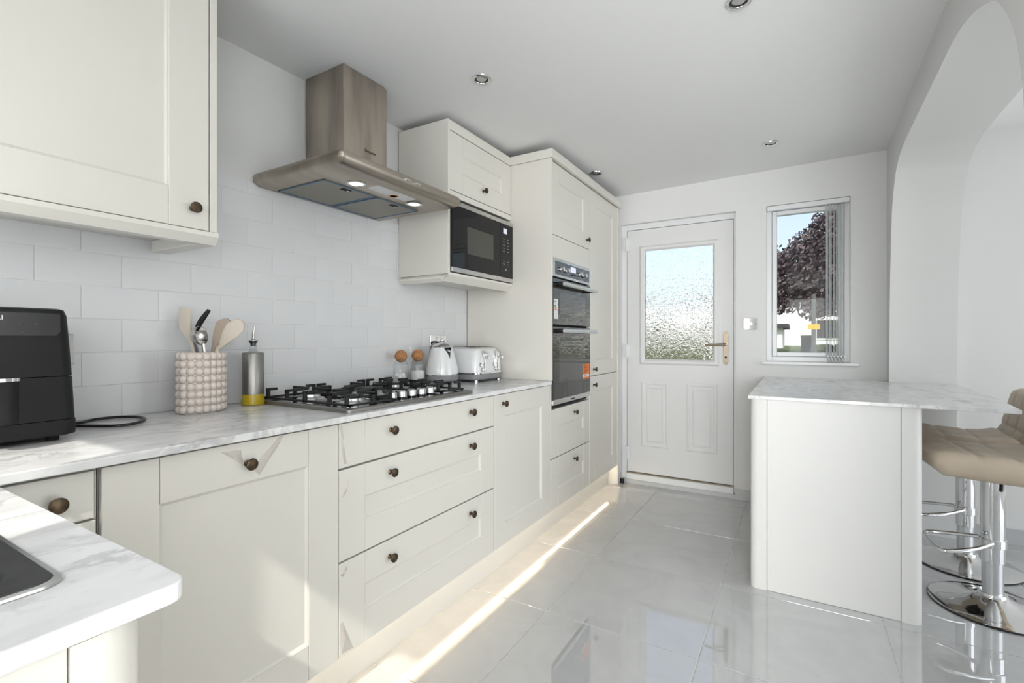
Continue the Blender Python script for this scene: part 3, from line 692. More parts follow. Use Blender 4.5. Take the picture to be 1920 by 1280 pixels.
shaker(uc, 'door', XU, 0.172, 0.7685, 1.466, 2.19, knobs=((0.722, 1.524),))
m = B(); m.prism([(XU + 0.006, 1.4645), (XU + 0.006, 1.452), (XU - 0.012, 1.430), (XU - 0.045, 1.430), (XU - 0.045, 1.4645)], 'y', 0.17, 0.792)
m.build('light_rail', 'cream_cabinet_drawer', uc)
B().box(XT + 0.04, XU - 0.0455, 0.74, 0.790, 1.428, 1.4645).build('rail_return', 'cream_panel', uc, bevel=0.003)
B().box(XU - 0.02, XU + 0.014, 0.17, 0.80, 2.192, 2.243).build('cornice', 'cream_cabinet_drawer', uc, bevel=0.002)

# ------------------------------------------------------------------ microwave
mw = thing('microwave', (-1.6, 2.2, 1.488), 'built-in black glass microwave below the top cupboard', 'microwave')
MY0, MY1 = 1.910, 2.500; MX = -1.470
B().box(-1.78, MX - 0.021, MY0 + 0.003, MY1 - 0.003, 1.489, 1.855).build('cavity', 'black_matt', mw)
dr = B().box(MX - 0.02, MX, MY0, 2.3585, 1.514, 1.822).build('door', 'black_glass', mw, bevel=0.001)
B().box(MX, MX + 0.0008, 2.035, 2.285, 1.595, 1.735).build('window', 'microwave_window', dr)
ct = B().box(MX - 0.02, MX, 2.3605, MY1, 1.514, 1.822).build('control_panel', 'black_glass', mw, bevel=0.001)
B().box(MX - 0.02, MX + 0.001, MY0, MY1, 1.8235, 1.846).build('top_trim', 'steel', mw, bevel=0.001)
B().box(MX - 0.02, MX + 0.001, MY0, MY1, 1.489, 1.5125).build('bottom_trim', 'steel', mw, bevel=0.001)
B().box(MX, MX + 0.0008, 2.392, 2.432, 1.768, 1.798).build('display', 'display_glow', ct)
text_into('digits', '12:00', 0.014, 'white_print', ct, (MX + 0.0014, 2.396, 1.778), 'x')
for r in range(5):
    for q in range(2): B().box(MX, MX + 0.0006, 2.388 + 0.045 * q, 2.388 + 0.045 * q + 0.022, 1.735 - 0.018 * r, 1.738 - 0.018 * r).build('key_mark', 'grey_print', ct)
for r in range(2):
    for q in range(2): B().box(MX, MX + 0.0006, 2.388 + 0.045 * q, 2.388 + 0.045 * q + 0.022, 1.605 - 0.016 * r, 1.608 - 0.016 * r).build('key_mark', 'grey_print', ct)
B().cyl((MX, 2.42, 1.558), 0.006, 0.002, 12, 'x').build('start_button', 'grey_print', ct)

# ------------------------------------------------------------------ cooker hood
hd = thing('cooker_hood', (-1.6, 1.44, 1.745), 'brushed steel chimney cooker hood on the tiled wall', 'cooker hood')
HYa, HYb, HZ0, HZ1, HXf = 1.098, 1.772, 1.745, 1.795, -1.308
m = B()
def canopy(z, d): return [(x, y, z) for x, y in [(XT + 0.001, HYa + d), (XT + 0.001, HYb - d)] + [(HXf - d - 0.02 + 0.02 * math.sin(a), HYb - d - 0.02 + 0.02 * math.cos(a)) for a in [PI / 2 * k / 4 for k in range(5)]] + [(HXf - d - 0.02 + 0.02 * math.cos(a), HYa + d + 0.02 - 0.02 * math.sin(a)) for a in [PI / 2 * k / 4 for k in range(5)]]]
m.loft([canopy(HZ0, 0.022), canopy(HZ0 + 0.008, 0.008), canopy(HZ0 + 0.020, 0.0), canopy(HZ1 - 0.014, 0.0), canopy(HZ1 - 0.004, 0.006), canopy(HZ1, 0.022)])
cn = m.build('canopy', 'steel_hood_canopy', hd, smooth=True)
ch = B().box(XT + 0.001, -1.571, 1.328, 1.566, HZ1 - 0.002, 2.262).build('chimney', 'steel_hood', hd, bevel=0.002)
B().box(XT + 0.0012, -1.5755, 1.3325, 1.5615, 2.2, 2.268).build('upper_chimney', 'steel_hood', hd)
text_into('lettering', 'Hotpoint', 0.017, 'dark_print', ch, (-1.5704, 1.438, 1.945), 'x')
for y0, y1 in ((1.183, 1.436), (1.446, 1.697)):
    f = B().box(-1.783, -1.505, y0, y1, HZ0 - 0.003, HZ0 + 0.002).build('filter', 'filter_mesh', hd)
    m = B(); w = 0.007; z0, z1 = HZ0 - 0.0045, HZ0 - 0.003
    m.box(-1.783, -1.505, y0, y0 + w, z0, z1).box(-1.783, -1.505, y1 - w, y1, z0, z1).box(-1.783, -1.776, y0, y1, z0, z1).box(-1.512, -1.505, y0, y1, z0, z1)
    m.build('blue_edging', 'film_blue', f)
    B().box(-1.545, -1.525, (y0 + y1) / 2 - 0.02, (y0 + y1) / 2 + 0.02, HZ0 - 0.005, HZ0 - 0.003).build('latch', 'black_matt', f)
    B().box(-1.542, -1.53, (y0 + y1) / 2 + 0.005, (y0 + y1) / 2 + 0.018, HZ0 - 0.006, HZ0 - 0.005).build('latch_tab', 'steel', f)
for ly in (1.283, 1.606):
    L = B().lathe([(0.026, 0.003), (0.034, 0.0), (0.036, -0.0025), (0.028, -0.004), (0.026, -0.001)], (-1.446, ly, HZ0), 24).build('lamp', 'chrome', hd, smooth=True)
    B().lathe([(0.0005, -0.002), (0.026, -0.002), (0.026, 0.0)], (-1.446, ly, HZ0), 24).build('lamp_lens', 'lamp_glow', L)
stc = B().box(-1.452, -1.392, 1.34, 1.555, HZ0 - 0.0008, HZ0).build('sticker', 'white_print', hd)
B().lathe([(0.014, 0), (0.018, -0.0004), (0.018, 0.0)], (-1.44, 1.475, HZ0 - 0.0009), 16).build('print_ring', 'orange_print', stc)
for by in (1.405, 1.414, 1.423, 1.462, 1.471, 1.480): B().cyl((HXf, by, 1.772), 0.0042, 0.005, 10, 'x').build('button', 'chrome', hd, smooth=True)

# ------------------------------------------------------------------ gas hob
hb = thing('gas_hob', (-1.5, 1.42, WT), 'five-burner steel gas hob with black pan supports', 'hob')
GX0h, GX1h, GY0h, GY1h = -1.762, -1.243, 1.072, 1.772
R = lambda d, z, r=0.015: [(x, y, z) for x, y in rrect(GX0h + d, GX1h - d, GY0h + d, GY1h - d, r)]
m = B(); m.loft([R(0, WT + 0.0005), R(0, WT + 0.0115), R(0.004, WT + 0.0145), R(0.012, WT + 0.0145, 0.01), R(0.018, WT + 0.0115, 0.01)])
m.build('hotplate', 'steel_hob', hb, smooth=True)
B().prism(rrect(GX0h + 0.024, GX1h - 0.024, GY0h + 0.024, GY1h - 0.024, 0.01), 'z', WT + 0.0115, WT + 0.0125).build('well', 'steel_grate_reflection', hb)
HT = WT + 0.0125
BUR = [(-1.385, 1.215, 0.042), (-1.62, 1.215, 0.034), (-1.56, 1.448, 0.055), (-1.40, 1.672, 0.028), (-1.62, 1.672, 0.038)]
for bx, by, br in BUR:
    b = B().lathe([(br * 1.5, 0), (br * 1.45, 0.003), (br * 1.1, 0.005), (br * 1.02, 0.008), (br, 0.017), (br * 0.96, 0.018), (0.0005, 0.018)], (bx, by, HT), 28).build('burner', 'satin_metal', hb, smooth=True)
    B().lathe([(br * 1.0, 0.018), (br * 1.02, 0.022), (br * 0.92, 0.026), (0.0005, 0.0265)], (bx, by, HT), 28).build('burner_cap', 'cast_iron', b, smooth=True)
GT = HT + 0.043
def pan_support(y0, y1, x0, x1, burners):
    m = B(); w = 0.006; bar = 0.010
    # low frame standing on the hotplate
    m.box(x0, x1, y0, y0 + 2 * w, HT + 0.004, HT + 0.011).box(x0, x1, y1 - 2 * w, y1, HT + 0.004, HT + 0.011).box(x0, x0 + 2 * w, y0, y1, HT + 0.004, HT + 0.011).box(x1 - 2 * w, x1, y0, y1, HT + 0.004, HT + 0.011)
    for fx in (x0 + w, x1 - w):
        for fy in (y0 + w, y1 - w): m.cyl((fx, fy, HT + 0.0005), 0.005, 0.004, 8)
    for bx, by, br in burners:
        inn = br * 0.55
        lim = [min(bx + 0.105, x1 - w), max(bx - 0.105, x0 + w), y1 - w, y0 + w]
        for k, (dx, dy) in enumerate(((1, 0), (-1, 0), (0, 1), (0, -1))):
            e = lim[k]
            if dx:
                a, b_ = sorted((bx + dx * inn, e)); m.box(a, b_, by - w, by + w, GT - bar, GT)
                q = e - dx * w; m.box(q - w, q + w, by - w, by + w, HT + 0.004, GT - 0.002)
            else:
                a, b_ = sorted((by + dy * inn, e)); m.box(bx - w, bx + w, a, b_, GT - bar, GT)
                q = e - dy * w; m.box(bx - w, bx + w, q - w, q + w, HT + 0.004, GT - 0.002)
    for fx in (x0 + 0.02, (x0 + x1) / 2, x1 - 0.02):          # upright fins along the sides
        for fy, s_ in ((y0 + w, 1), (y1 - w, -1)):
            m.box(fx - w, fx + w, fy - w, fy + w, HT + 0.004, GT); m.box(fx - w, fx + w, *sorted((fy, fy + s_ * 0.035)), GT - bar, GT)
    return m.build('pan_support', 'cast_iron', hb, bevel=0.0012)
pan_support(1.100, 1.312, -1.745, -1.272, BUR[:2])
pan_support(1.322, 1.580, -1.745, -1.372, BUR[2:3])
pan_support(1.592, 1.752, -1.745, -1.285, BUR[3:])
for ky in (1.340, 1.394, 1.449, 1.505, 1.560):
    k = B().lathe([(0.022, 0), (0.022, 0.002), (0.0175, 0.0035), (0.0175, 0.006)], (-1.318, ky, HT), 20).build('control_knob', 'black_gloss', hb, smooth=True)
    B().lathe([(0.0185, 0.006), (0.0175, 0.026), (0.016, 0.0275), (0.0005, 0.0275)], (-1.318, ky, HT), 20).build('knob_cap', 'satin_metal', k, smooth=True)
    B().box(-1.334, -1.302, ky - 0.0022, ky + 0.0022, HT + 0.0272, HT + 0.031).build('grip', 'satin_metal', k, bevel=0.001)

# ------------------------------------------------------------------ things on the worktop
# air fryer
af = thing('air_fryer', (-1.63, 0.31, WT), 'black air fryer cut off by the left edge beside the utensil pot', 'air fryer')
def afr(z, x0, x1, y0, y1, r): return [(x, y, z) for x, y in rrect(x0, x1, y0, y1, r, 5)]
m = B(); m.loft([afr(WT + 0.012, -1.775, -1.500, 0.172, 0.462, 0.022), afr(WT + 0.016, -1.785, -1.490, 0.162, 0.472, 0.026), afr(WT + 0.05, -1.785, -1.4895, 0.162, 0.472, 0.026)])
m.build('base', 'black_plastic', af, smooth=True)
m = B(); m.loft([afr(WT + 0.0515, -1.785, -1.4905, 0.163, 0.4705, 0.026), afr(WT + 0.152, -1.783, -1.4915, 0.167, 0.466, 0.026)])
m.build('basket', 'black_plastic', af, smooth=True)
m = B(); m.loft([afr(WT + 0.154, -1.783, -1.492, 0.167, 0.466, 0.026), afr(WT + 0.23, -1.781, -1.495, 0.170, 0.462, 0.026), afr(WT + 0.295, -1.779, -1.502, 0.173, 0.459, 0.026), afr(WT + 0.309, -1.775, -1.507, 0.177, 0.455, 0.026), afr(WT + 0.312, -1.768, -1.515, 0.185, 0.448, 0.022)])
hs = m.build('housing', 'black_plastic', af, smooth=True)
m = B(); pts = []      # glossy curved control fascia on the front
for k in range(13):
    y = 0.190 + (0.440 - 0.190) * k / 12; u = abs((y - 0.315) / 0.125); pts.append((y, WT + 0.200 + 0.058 * u ** 3.5))
top = [(y, WT + 0.300) for y, _ in reversed(pts)]
def fx(z): return -1.4925 - (z - WT - 0.154) * 0.060
V = [(fx(z) + 0.0012, y, z) for y, z in pts + top] + [(fx(z) - 0.003, y, z) for y, z in pts + top]; k = len(pts) * 2
m.add(V, [tuple(range(k)), tuple(range(k, 2 * k))] + [(i, (i + 1) % k, k + (i + 1) % k, k + i) for i in range(k)])
fa = m.build('control_fascia', 'black_gloss', hs)
text_into('lettering', 'COSORI', 0.0145, 'white_print', hs, (fx(WT + 0.285) + 0.0022, 0.3445, WT + 0.283), 'x', 'RIGHT')
for r in range(3):
    for q in range(2): B().cyl((fx(WT + 0.235 + 0.02 * r) + 0.0012, 0.375 + 0.022 * q, WT + 0.235 + 0.02 * r), 0.0022, 0.0005, 8, 'x').build('touch_mark', 'bronze', fa)
m = B(); hpts = rrect(0.293, 0.357, 0.0, 0.06, 0.02)
m.loft([[(-1.492 + px, py, z) for py, px in hpts] for z in (WT + 0.058, WT + 0.075, WT + 0.140, WT + 0.150)])
hn = m.build('handle', 'black_plastic', af, smooth=True)
m = B(); m.loft([[(-1.492 + px * 1.03, py, z) for py, px in rrect(0.290, 0.360, 0.0, 0.062, 0.02)] for z in (WT + 0.150, WT + 0.157)])
m.build('handle_trim', 'chrome', hn, smooth=True)
m = B()
for y in (0.2, 0.32, 0.435):
    for x in (-1.75, -1.53): m.cyl((x, y, WT), 0.012, 0.013, 10)
m.build('feet', 'black_matt', af)
cb = [(-1.79, 0.478, WT + 0.03), (-1.775, 0.51, WT + 0.012), (-1.745, 0.545, WT + 0.0045), (-1.775, 0.595, WT + 0.0045), (-1.775, 0.65, WT + 0.0045), (-1.725, 0.685, WT + 0.0045), (-1.655, 0.675, WT + 0.0045), (-1.60, 0.63, WT + 0.0045), (-1.595, 0.585, WT + 0.0045), (-1.64, 0.555, WT + 0.0045), (-1.68, 0.53, WT + 0.005), (-1.76, 0.48, WT + 0.006)]
tag(B().tube(smooth_path(cb, 8), 0.0042, 8).build('power_cord', 'black_gloss', smooth=True), 'black power cord looped on the worktop beside the air fryer', 'cord')

# chrome sockets on the tiles
def socket(y0, y1, z0, z1, label, plug=False):
    s_ = thing('wall_socket', (XT, (y0 + y1) / 2, (z0 + z1) / 2), label, 'socket')
    B().box(XT + 0.0006, XT + 0.008, y0, y1, z0, z1).build('plate', 'chrome', s_, bevel=0.002)
    ym, zm = (y0 + y1) / 2, (z0 + z1) / 2
    for dy in (-0.034, 0.034):
        B().box(XT + 0.008, XT + 0.0095, ym + dy - 0.02, ym + dy + 0.02, zm - 0.03, zm + 0.012).build('outlet', 'grey_plastic', s_)
        B().box(XT + 0.008, XT + 0.012, ym + dy * 0.55 - 0.006, ym + dy * 0.55 + 0.006, zm + 0.018, zm + 0.032).build('switch', 'white_gloss', s_, bevel=0.001)
    if plug: B().box(XT + 0.0096, XT + 0.04, ym - 0.06, ym - 0.015, zm - 0.045, zm + 0.005).build('plug', 'black_plastic', s_, bevel=0.006)
    return s_
socket(0.415, 0.560, 1.08, 1.166, 'chrome wall socket mostly hidden behind the air fryer')
socket(2.137, 2.282, 1.09, 1.176, 'chrome wall socket on the tiles behind the kettle', True)

# utensil pot with bubble relief
vp = thing('utensil_pot', (-1.70, 0.865, WT), 'cream oval ceramic pot covered in bubbles, holding utensils', 'pot')
m = B(); ax, ay, hh = 0.050, 0.076, 0.197; th0 = math.radians(12)
def ov_pt(a, k, z):
    x, y = ax * k * math.cos(a), ay * k * math.sin(a); return (-1.70 + x * math.cos(th0) - y * math.sin(th0), 0.857 + x * math.sin(th0) + y * math.cos(th0), z)
seg = 40
prof_ = [(0.90, WT + 0.0005), (0.92, WT + 0.004), (0.92, WT + hh), (0.82, WT + hh), (0.80, WT + 0.03)]
m.loft([[ov_pt(2 * PI * i / seg, k, z) for i in range(seg)] for k, z in prof_])
m.build('body', 'ceramic_cream', vp, smooth=True)
m = B(); nb = 17
arc = []; N = 400; acc = 0; last = ov_pt(0, 1, 0)
for i in range(1, N + 1):
    p = ov_pt(2 * PI * i / N, 1, 0); acc += math.dist(p, last); last = p; arc.append((acc, 2 * PI * i / N))
for k in range(nb):
    t = acc * k / nb; a = next(an for s_, an in arc if s_ >= t)
    for r in range(8):
        p = ov_pt(a, 0.90, WT + 0.0145 + r * 0.0243); m.ball(p, 0.0138, 10, 8)
m.build('bubbles', 'ceramic_cream', vp, smooth=True)

def flat_tool(name, path, widths, thick, mat, label, cat, normal, group='utensils in the cream pot'):
    P = smooth_path(path, 5); n = len(P); N = Vector(normal).normalized(); rings = []
    W = []
    for i in range(n):
        f = i / (n - 1) * (len(widths) - 1); k = min(int(f), len(widths) - 2); W.append(widths[k] + (widths[k + 1] - widths[k]) * (f - k))
    for i in range(n):
        t = (P[min(i + 1, n - 1)] - P[max(i - 1, 0)]).normalized(); s_ = t.cross(N).normalized(); nn = s_.cross(t).normalized()
        ring = []
        for q in range(12):
            a = 2 * PI * q / 12; ca, sa = math.cos(a), math.sin(a)
            ring.append(tuple(P[i] + s_ * W[i] * math.copysign(abs(ca) ** 0.6, ca) + nn * thick * math.copysign(abs(sa) ** 0.6, sa)))
        rings.append(ring)
    o = B().loft(rings).build(name, mat, smooth=True); return tag(o, label, cat, group)
cn_ = (0.51, -0.86, 0.05)
flat_tool('spatula', [(-1.716, 0.848, WT + 0.04), (-1.724, 0.842, 1.105), (-1.735, 0.836, 1.15), (-1.748, 0.829, 1.19), (-1.751, 0.828, 1.22), (-1.750, 0.828, 1.256)], [0.006, 0.006, 0.007, 0.018, 0.021, 0.021], 0.0028, 'silicone_cream', 'flat cream spatula standing upright in the bubble pot', 'spatula', cn_)
flat_tool('turner', [(-1.722, 0.874, WT + 0.04), (-1.737, 0.862, 1.105), (-1.765, 0.850, 1.155), (-1.780, 0.844, 1.185), (-1.788, 0.842, 1.213)], [0.005, 0.005, 0.006, 0.008, 0.003], 0.003, 'grey_plastic', 'slim grey steel utensil at the left side of the bubble pot', 'utensil', cn_)
flat_tool('serving_spoon', [(-1.682, 0.888, WT + 0.04), (-1.669, 0.888, 1.105), (-1.651, 0.892, 1.128), (-1.628, 0.898, 1.158), (-1.608, 0.909, 1.183), (-1.588, 0.920, 1.199), (-1.578, 0.926, 1.205)], [0.006, 0.006, 0.008, 0.021, 0.030, 0.024, 0.006], 0.006, 'silicone_cream', 'cream serving spoon leaning furthest right out of the pot', 'spoon', cn_)
flat_tool('slotted_spoon', [(-1.70, 0.895, WT + 0.04), (-1.712, 0.898, 1.103), (-1.708, 0.901, 1.128), (-1.698, 0.910, 1.165), (-1.683, 0.918, 1.195), (-1.667, 0.927, 1.217)], [0.005, 0.005, 0.007, 0.021, 0.030, 0.009], 0.005, 'silicone_beige', 'beige spoon behind the cream serving spoon in the pot', 'spoon', cn_)
sc_ = thing('ice_cream_scoop', (-1.70, 0.86, WT + 0.04), 'steel scoop with black handle in the bubble pot', 'scoop', 'utensils in the cream pot')
flat = smooth_path([(-1.713, 0.846, 1.180), (-1.703, 0.853, 1.208), (-1.679, 0.868, 1.248)], 5)
B().tube(flat, [0.006 + 0.003 * math.sin(PI * i / (len(flat) - 1)) for i in range(len(flat))], 10).build('handle', 'black_plastic', sc_, smooth=True)
m = B(); q = Matrix.Translation((-1.697, 0.854, 1.164)) @ Matrix.Rotation(math.radians(30), 4, 'Z') @ Matrix.Rotation(math.radians(80), 4, 'Y')
pr = [(0.0005, -0.032)] + [(0.032 * math.sin(a), -0.032 * math.cos(a)) for a in [PI / 2 * k / 7 for k in range(1, 8)]] + [(0.0305, 0.0)] + [(0.0305 * math.sin(a), -0.0305 * math.cos(a)) for a in [PI / 2 * k / 7 for k in range(7, 0, -1)]] + [(0.0005, -0.0305)]
m.lathe(pr, (0, 0, 0), 24).xf(q); m.build('bowl', 'steel', sc_, smooth=True)
B().tube([(-1.694, 0.858, 1.137), (-1.692, 0.862, 1.09), (-1.693, 0.862, WT + 0.04)], 0.006, 8).build('stem', 'steel', sc_, smooth=True)

# oil bottle
ob = thing('oil_bottle', (-1.722, 1.045, WT), 'steel oil bottle with pourer and yellow oil at its base', 'bottle')
C0 = (-1.722, 1.045, WT)
B().lathe([(0.030, 0.0), (0.0395, 0.002), (0.040, 0.006), (0.036, 0.038), (0.0355, 0.042), (0.0005, 0.042)], C0, 28).build('oil', 'oil', ob, smooth=True)
B().lathe([(0.0365, 0.0405), (0.0365, 0.188), (0.034, 0.192), (0.012, 0.192)], C0, 28).build('sleeve', 'steel_hob', ob, smooth=True)
B().lathe([(0.022, 0.1925), (0.014, 0.198), (0.0115, 0.204), (0.0115, 0.226)], C0, 20).build('neck', 'neck_glass', ob, smooth=True)
pr_ = B().lathe([(0.008, 0.216), (0.010, 0.2255), (0.014, 0.228), (0.0145, 0.234), (0.009, 0.237), (0.007, 0.240), (0.0005, 0.240)], C0, 18).build('stopper', 'black_gloss', ob, smooth=True)
B().tube([(C0[0], C0[1], WT + 0.238), (C0[0] + 0.001, C0[1], WT + 0.26), (C0[0] + 0.004, C0[1] + 0.002, WT + 0.288)], [0.005, 0.0042, 0.0035], 10).build('spout', 'steel', pr_, smooth=True)
B().lathe([(0.017, 0.2342), (0.018, 0.236), (0.017, 0.2385), (0.009, 0.2385)], C0, 18).build('collar', 'chrome', pr_, smooth=True)

# glass jars with cork balls
def jar(x, y, label, fill):
    j = thing('glass_jar', (x, y, WT), label, 'jar', 'glass jars behind the hob')
    B().lathe([(0.0005, 0.0), (0.036, 0.0), (0.0385, 0.004), (0.0385, 0.108), (0.034, 0.122), (0.026, 0.130), (0.026, 0.134), (0.0245, 0.134), (0.0245, 0.129), (0.0325, 0.12), (0.0368, 0.107), (0.0368, 0.005), (0.0005, 0.004)], (x, y, WT), 28).build('glass', 'jar_glass', j, smooth=True)
    B().ball((x, y, WT + 0.155), 0.0315, 20, 14).build('cork_ball', 'cork', j, smooth=True)
    if fill == 'salt':
        B().lathe([(0.0005, 0.0045), (0.0362, 0.0055), (0.0362, 0.074), (0.02, 0.078), (0.0005, 0.079)], (x, y, WT), 24).build('contents', 'salt', j, smooth=True)
    else:
        m = B(); rnd = random.Random(3)
        for k in range(14): m.ball((x + rnd.uniform(-0.02, 0.02), y + rnd.uniform(-0.02, 0.02), WT + 0.017 + 0.045 * k / 14), 0.013, 10, 7)
        o = m.build('contents', 'salt', j, smooth=True); o['kind'] = 'stuff'
jar(-1.735, 1.828, 'left glass jar with a cork ball lid and white lumps inside', 'lumps')
jar(-1.735, 1.955, 'right glass jar with a cork ball lid and white powder inside', 'salt')

# kettle
kt = thing('kettle', (-1.665, 2.072, WT), 'white conical kettle with grey base beside the toaster', 'kettle')
KC = (-1.665, 2.072, WT)
B().lathe([(0.083, 0.0), (0.086, 0.004), (0.086, 0.014), (0.07, 0.016)], KC, 32).build('power_base', 'grey_plastic', kt, smooth=True)
B().lathe([(0.07, 0.0165), (0.083, 0.018), (0.0885, 0.025), (0.0895, 0.046), (0.0005, 0.046)], KC, 36).build('lower_body', 'grey_plastic', kt, smooth=True)
B().lathe([(0.0895, 0.0462), (0.0905, 0.048), (0.0905, 0.054), (0.0005, 0.054)], KC, 36).build('chrome_band', 'chrome', kt, smooth=True)
B().lathe([(0.0895, 0.0542), (0.0892, 0.07), (0.086, 0.09), (0.0785, 0.125), (0.069, 0.16), (0.060, 0.188), (0.055, 0.198), (0.0005, 0.199)], KC, 36).build('body', 'white_gloss', kt, smooth=True)
ldk = B().lathe([(0.055, 0.199), (0.056, 0.202), (0.052, 0.207), (0.036, 0.217), (0.012, 0.223), (0.008, 0.225), (0.0005, 0.225)], KC, 32).build('lid', 'chrome', kt, smooth=True)
B().ball((KC[0], KC[1], WT + 0.236), 0.0095, 12, 8).build('lid_knob', 'chrome', ldk, smooth=True)
sdir = Vector((0.80, -0.25, 0)).normalized(); sside = Vector((0.25, 0.80, 0)).normalized(); base_ = Vector(KC)
def sp_(r, s_, z): return tuple(base_ + sdir * r + sside * s_ + Vector((0, 0, z)))
B().loft([[sp_(0.055, -0.026, 0.196), sp_(0.088, 0.0, 0.198), sp_(0.055, 0.026, 0.196)], [sp_(0.062, -0.013, 0.170), sp_(0.079, 0.0, 0.170), sp_(0.062, 0.013, 0.170)], [sp_(0.069, -0.002, 0.138), sp_(0.0755, 0.0, 0.138), sp_(0.069, 0.002, 0.138)]]).build('spout', 'chrome', kt)
B().tube(smooth_path([sp_(-0.045, 0, 0.205), sp_(-0.08, 0, 0.212), sp_(-0.108, 0, 0.19), sp_(-0.110, 0, 0.13), sp_(-0.103, 0, 0.085), sp_(-0.084, 0, 0.072)], 5), 0.0095, 10).build('handle', 'grey_plastic', kt, smooth=True)

# toaster
tr = thing('toaster', (-1.645, 2.325, WT), 'white four-slice toaster with chrome levers beside the oven tower', 'toaster')
TX0, TX1, TY0, TY1 = -1.775, -1.510, 2.185, 2.475
def tring(z, d, r=0.045): return [(x, y, z) for x, y in rrect(TX0 + d, TX1 - d, TY0 + d, TY1 - d, r, 6)]
m = B(); m.loft([tring(WT + 0.012, 0.012), tring(WT + 0.018, 0.004), tring(WT + 0.045, 0.0), tring(WT + 0.047, 0.008)]); m.build('base', 'grey_plastic', tr, smooth=True)
m = B(); m.loft([tring(WT + 0.0472, 0.002), tring(WT + 0.053, 0.002)]); m.build('chrome_band', 'chrome', tr, smooth=True)
m = B(); m.loft([tring(WT + 0.0532, 0.005), tring(WT + 0.11, 0.007), tring(WT + 0.17, 0.016), tring(WT + 0.185, 0.024), tring(WT + 0.19, 0.034)]); m.build('body', 'white_gloss', tr, smooth=True)
tp = B().loft([tring(WT + 0.1902, 0.036, 0.035), tring(WT + 0.195, 0.04, 0.035), tring(WT + 0.197, 0.05, 0.03)]).build('top_plate', 'steel', tr, smooth=True)
for sy in (2.275, 2.385):
    for sx in (-1.70, -1.60): B().box(sx - 0.035, sx + 0.035, sy - 0.018, sy + 0.018, WT + 0.1972, WT + 0.1985).build('slot', 'black_matt', tp)
for ly in (2.262, 2.398):
    tl = B().box(TX1 - 0.012, TX1 + 0.004, ly - 0.010, ly + 0.010, WT + 0.062, WT + 0.165).build('lever_plate', 'chrome', tr, bevel=0.003)
    B().tube([(TX1 + 0.002, ly, WT + 0.138), (TX1 + 0.03, ly, WT + 0.138)], [0.006, 0.010], 10).build('lever', 'chrome', tl, smooth=True)
    B().prism([(TX1 - 0.01, WT + 0.165), (TX1 + 0.014, WT + 0.160), (TX1 - 0.006, WT + 0.178)], 'y', ly - 0.013, ly + 0.013).build('lever_cap', 'chrome', tl)
    for k, (dy, dz) in enumerate(((-0.036, 0.098), (-0.020, 0.072))):
        B().lathe([(0.011, 0), (0.011, 0.008), (0.009, 0.011), (0.0005, 0.011)], (TX1 - 0.008, ly + dy, WT + dz), 16, 'x').build('dial', 'chrome', tr, smooth=True)
m = B()
for x in (TX0 + 0.03, TX1 - 0.03):
    for y in (TY0 + 0.03, TY1 - 0.03): m.cyl((x, y, WT), 0.012, 0.013, 12)
m.build('feet', 'satin_metal', tr, smooth=True)

# ------------------------------------------------------------------ peninsula
pt = B().prism([(-0.196, 2.492), (0.712, 2.476), (0.765, 2.95), (0.792, 3.699), (arch_x(3.7) - 0.003, 3.699), (arch_x(3.8) - 0.003, YB - 0.001), (-0.196, YB - 0.001)], 'z', 0.8755, 0.891).build('marble_countertop', 'marble', bevel=0.002)
tag(pt, 'marble-effect breakfast bar top below the window', 'worktop')
pn = thing('breakfast_bar', (0.12, 3.1, 0), 'cream panelled breakfast bar base with rounded corner posts', 'cabinet')
def cpost(x0, x1, sgn):
    r = 0.03; y0, y1 = 2.5, 2.575
    if sgn < 0: p = [(x1, y0), (x1, y1), (x0, y1)] + [(x0 + r - r * math.cos(a), y0 + r - r * math.sin(a)) for a in [PI / 2 * k / 7 for k in range(8)]]
    else: p = [(x0, y0), (x0, y1), (x1, y1)] + [(x1 - r + r * math.cos(a), y0 + r - r * math.sin(a)) for a in [PI / 2 * k / 7 for k in range(8)]]
    B().prism(p, 'z', 0, 0.875).build('corner_post', 'cream_panel_shaded', pn, smooth=True)
cpost(-0.187, -0.1185, -1); cpost(0.3675, 0.437, 1)
B().box(-0.117, 0.366, 2.5015, 2.52, 0.001, 0.875).build('front_panel', 'cream_panel_shaded', pn, bevel=0.001)
B().box(-0.185, 0.435, 2.576, YB - 0.012, 0.001, 0.875).build('carcass', 'cream_panel_shaded', pn)

# switch beside the door
sw = thing('dimmer_switch', (-0.284, YB, 1.22), 'chrome dimmer switch plate on the wall by the door', 'switch')
B().prism(rrect(-0.327, -0.242, 1.221, 1.302, 0.006), 'y', YB - 0.007, YB - 0.0005).build('plate', 'chrome', sw, bevel=0.0015)
B().lathe([(0.013, 0), (0.012, -0.014), (0.0005, -0.015)], (-0.284, YB - 0.007, 1.262), 18, 'y').build('dial', 'satin_metal', sw, smooth=True)
for x in (-0.317, -0.252): B().cyl((x, YB - 0.0085, 1.262), 0.0035, 0.0015, 8, 'y').build('screw', 'bronze', sw)
tag(B().lathe([(0.012, 0), (0.016, 0.002), (0.017, 0.03), (0.013, 0.036), (0.0005, 0.036)], (-1.207, 3.785, 0.0005), 16).build('door_stop', 'black_plastic', smooth=True), 'small black door stop on the floor by the back door', 'door stop')

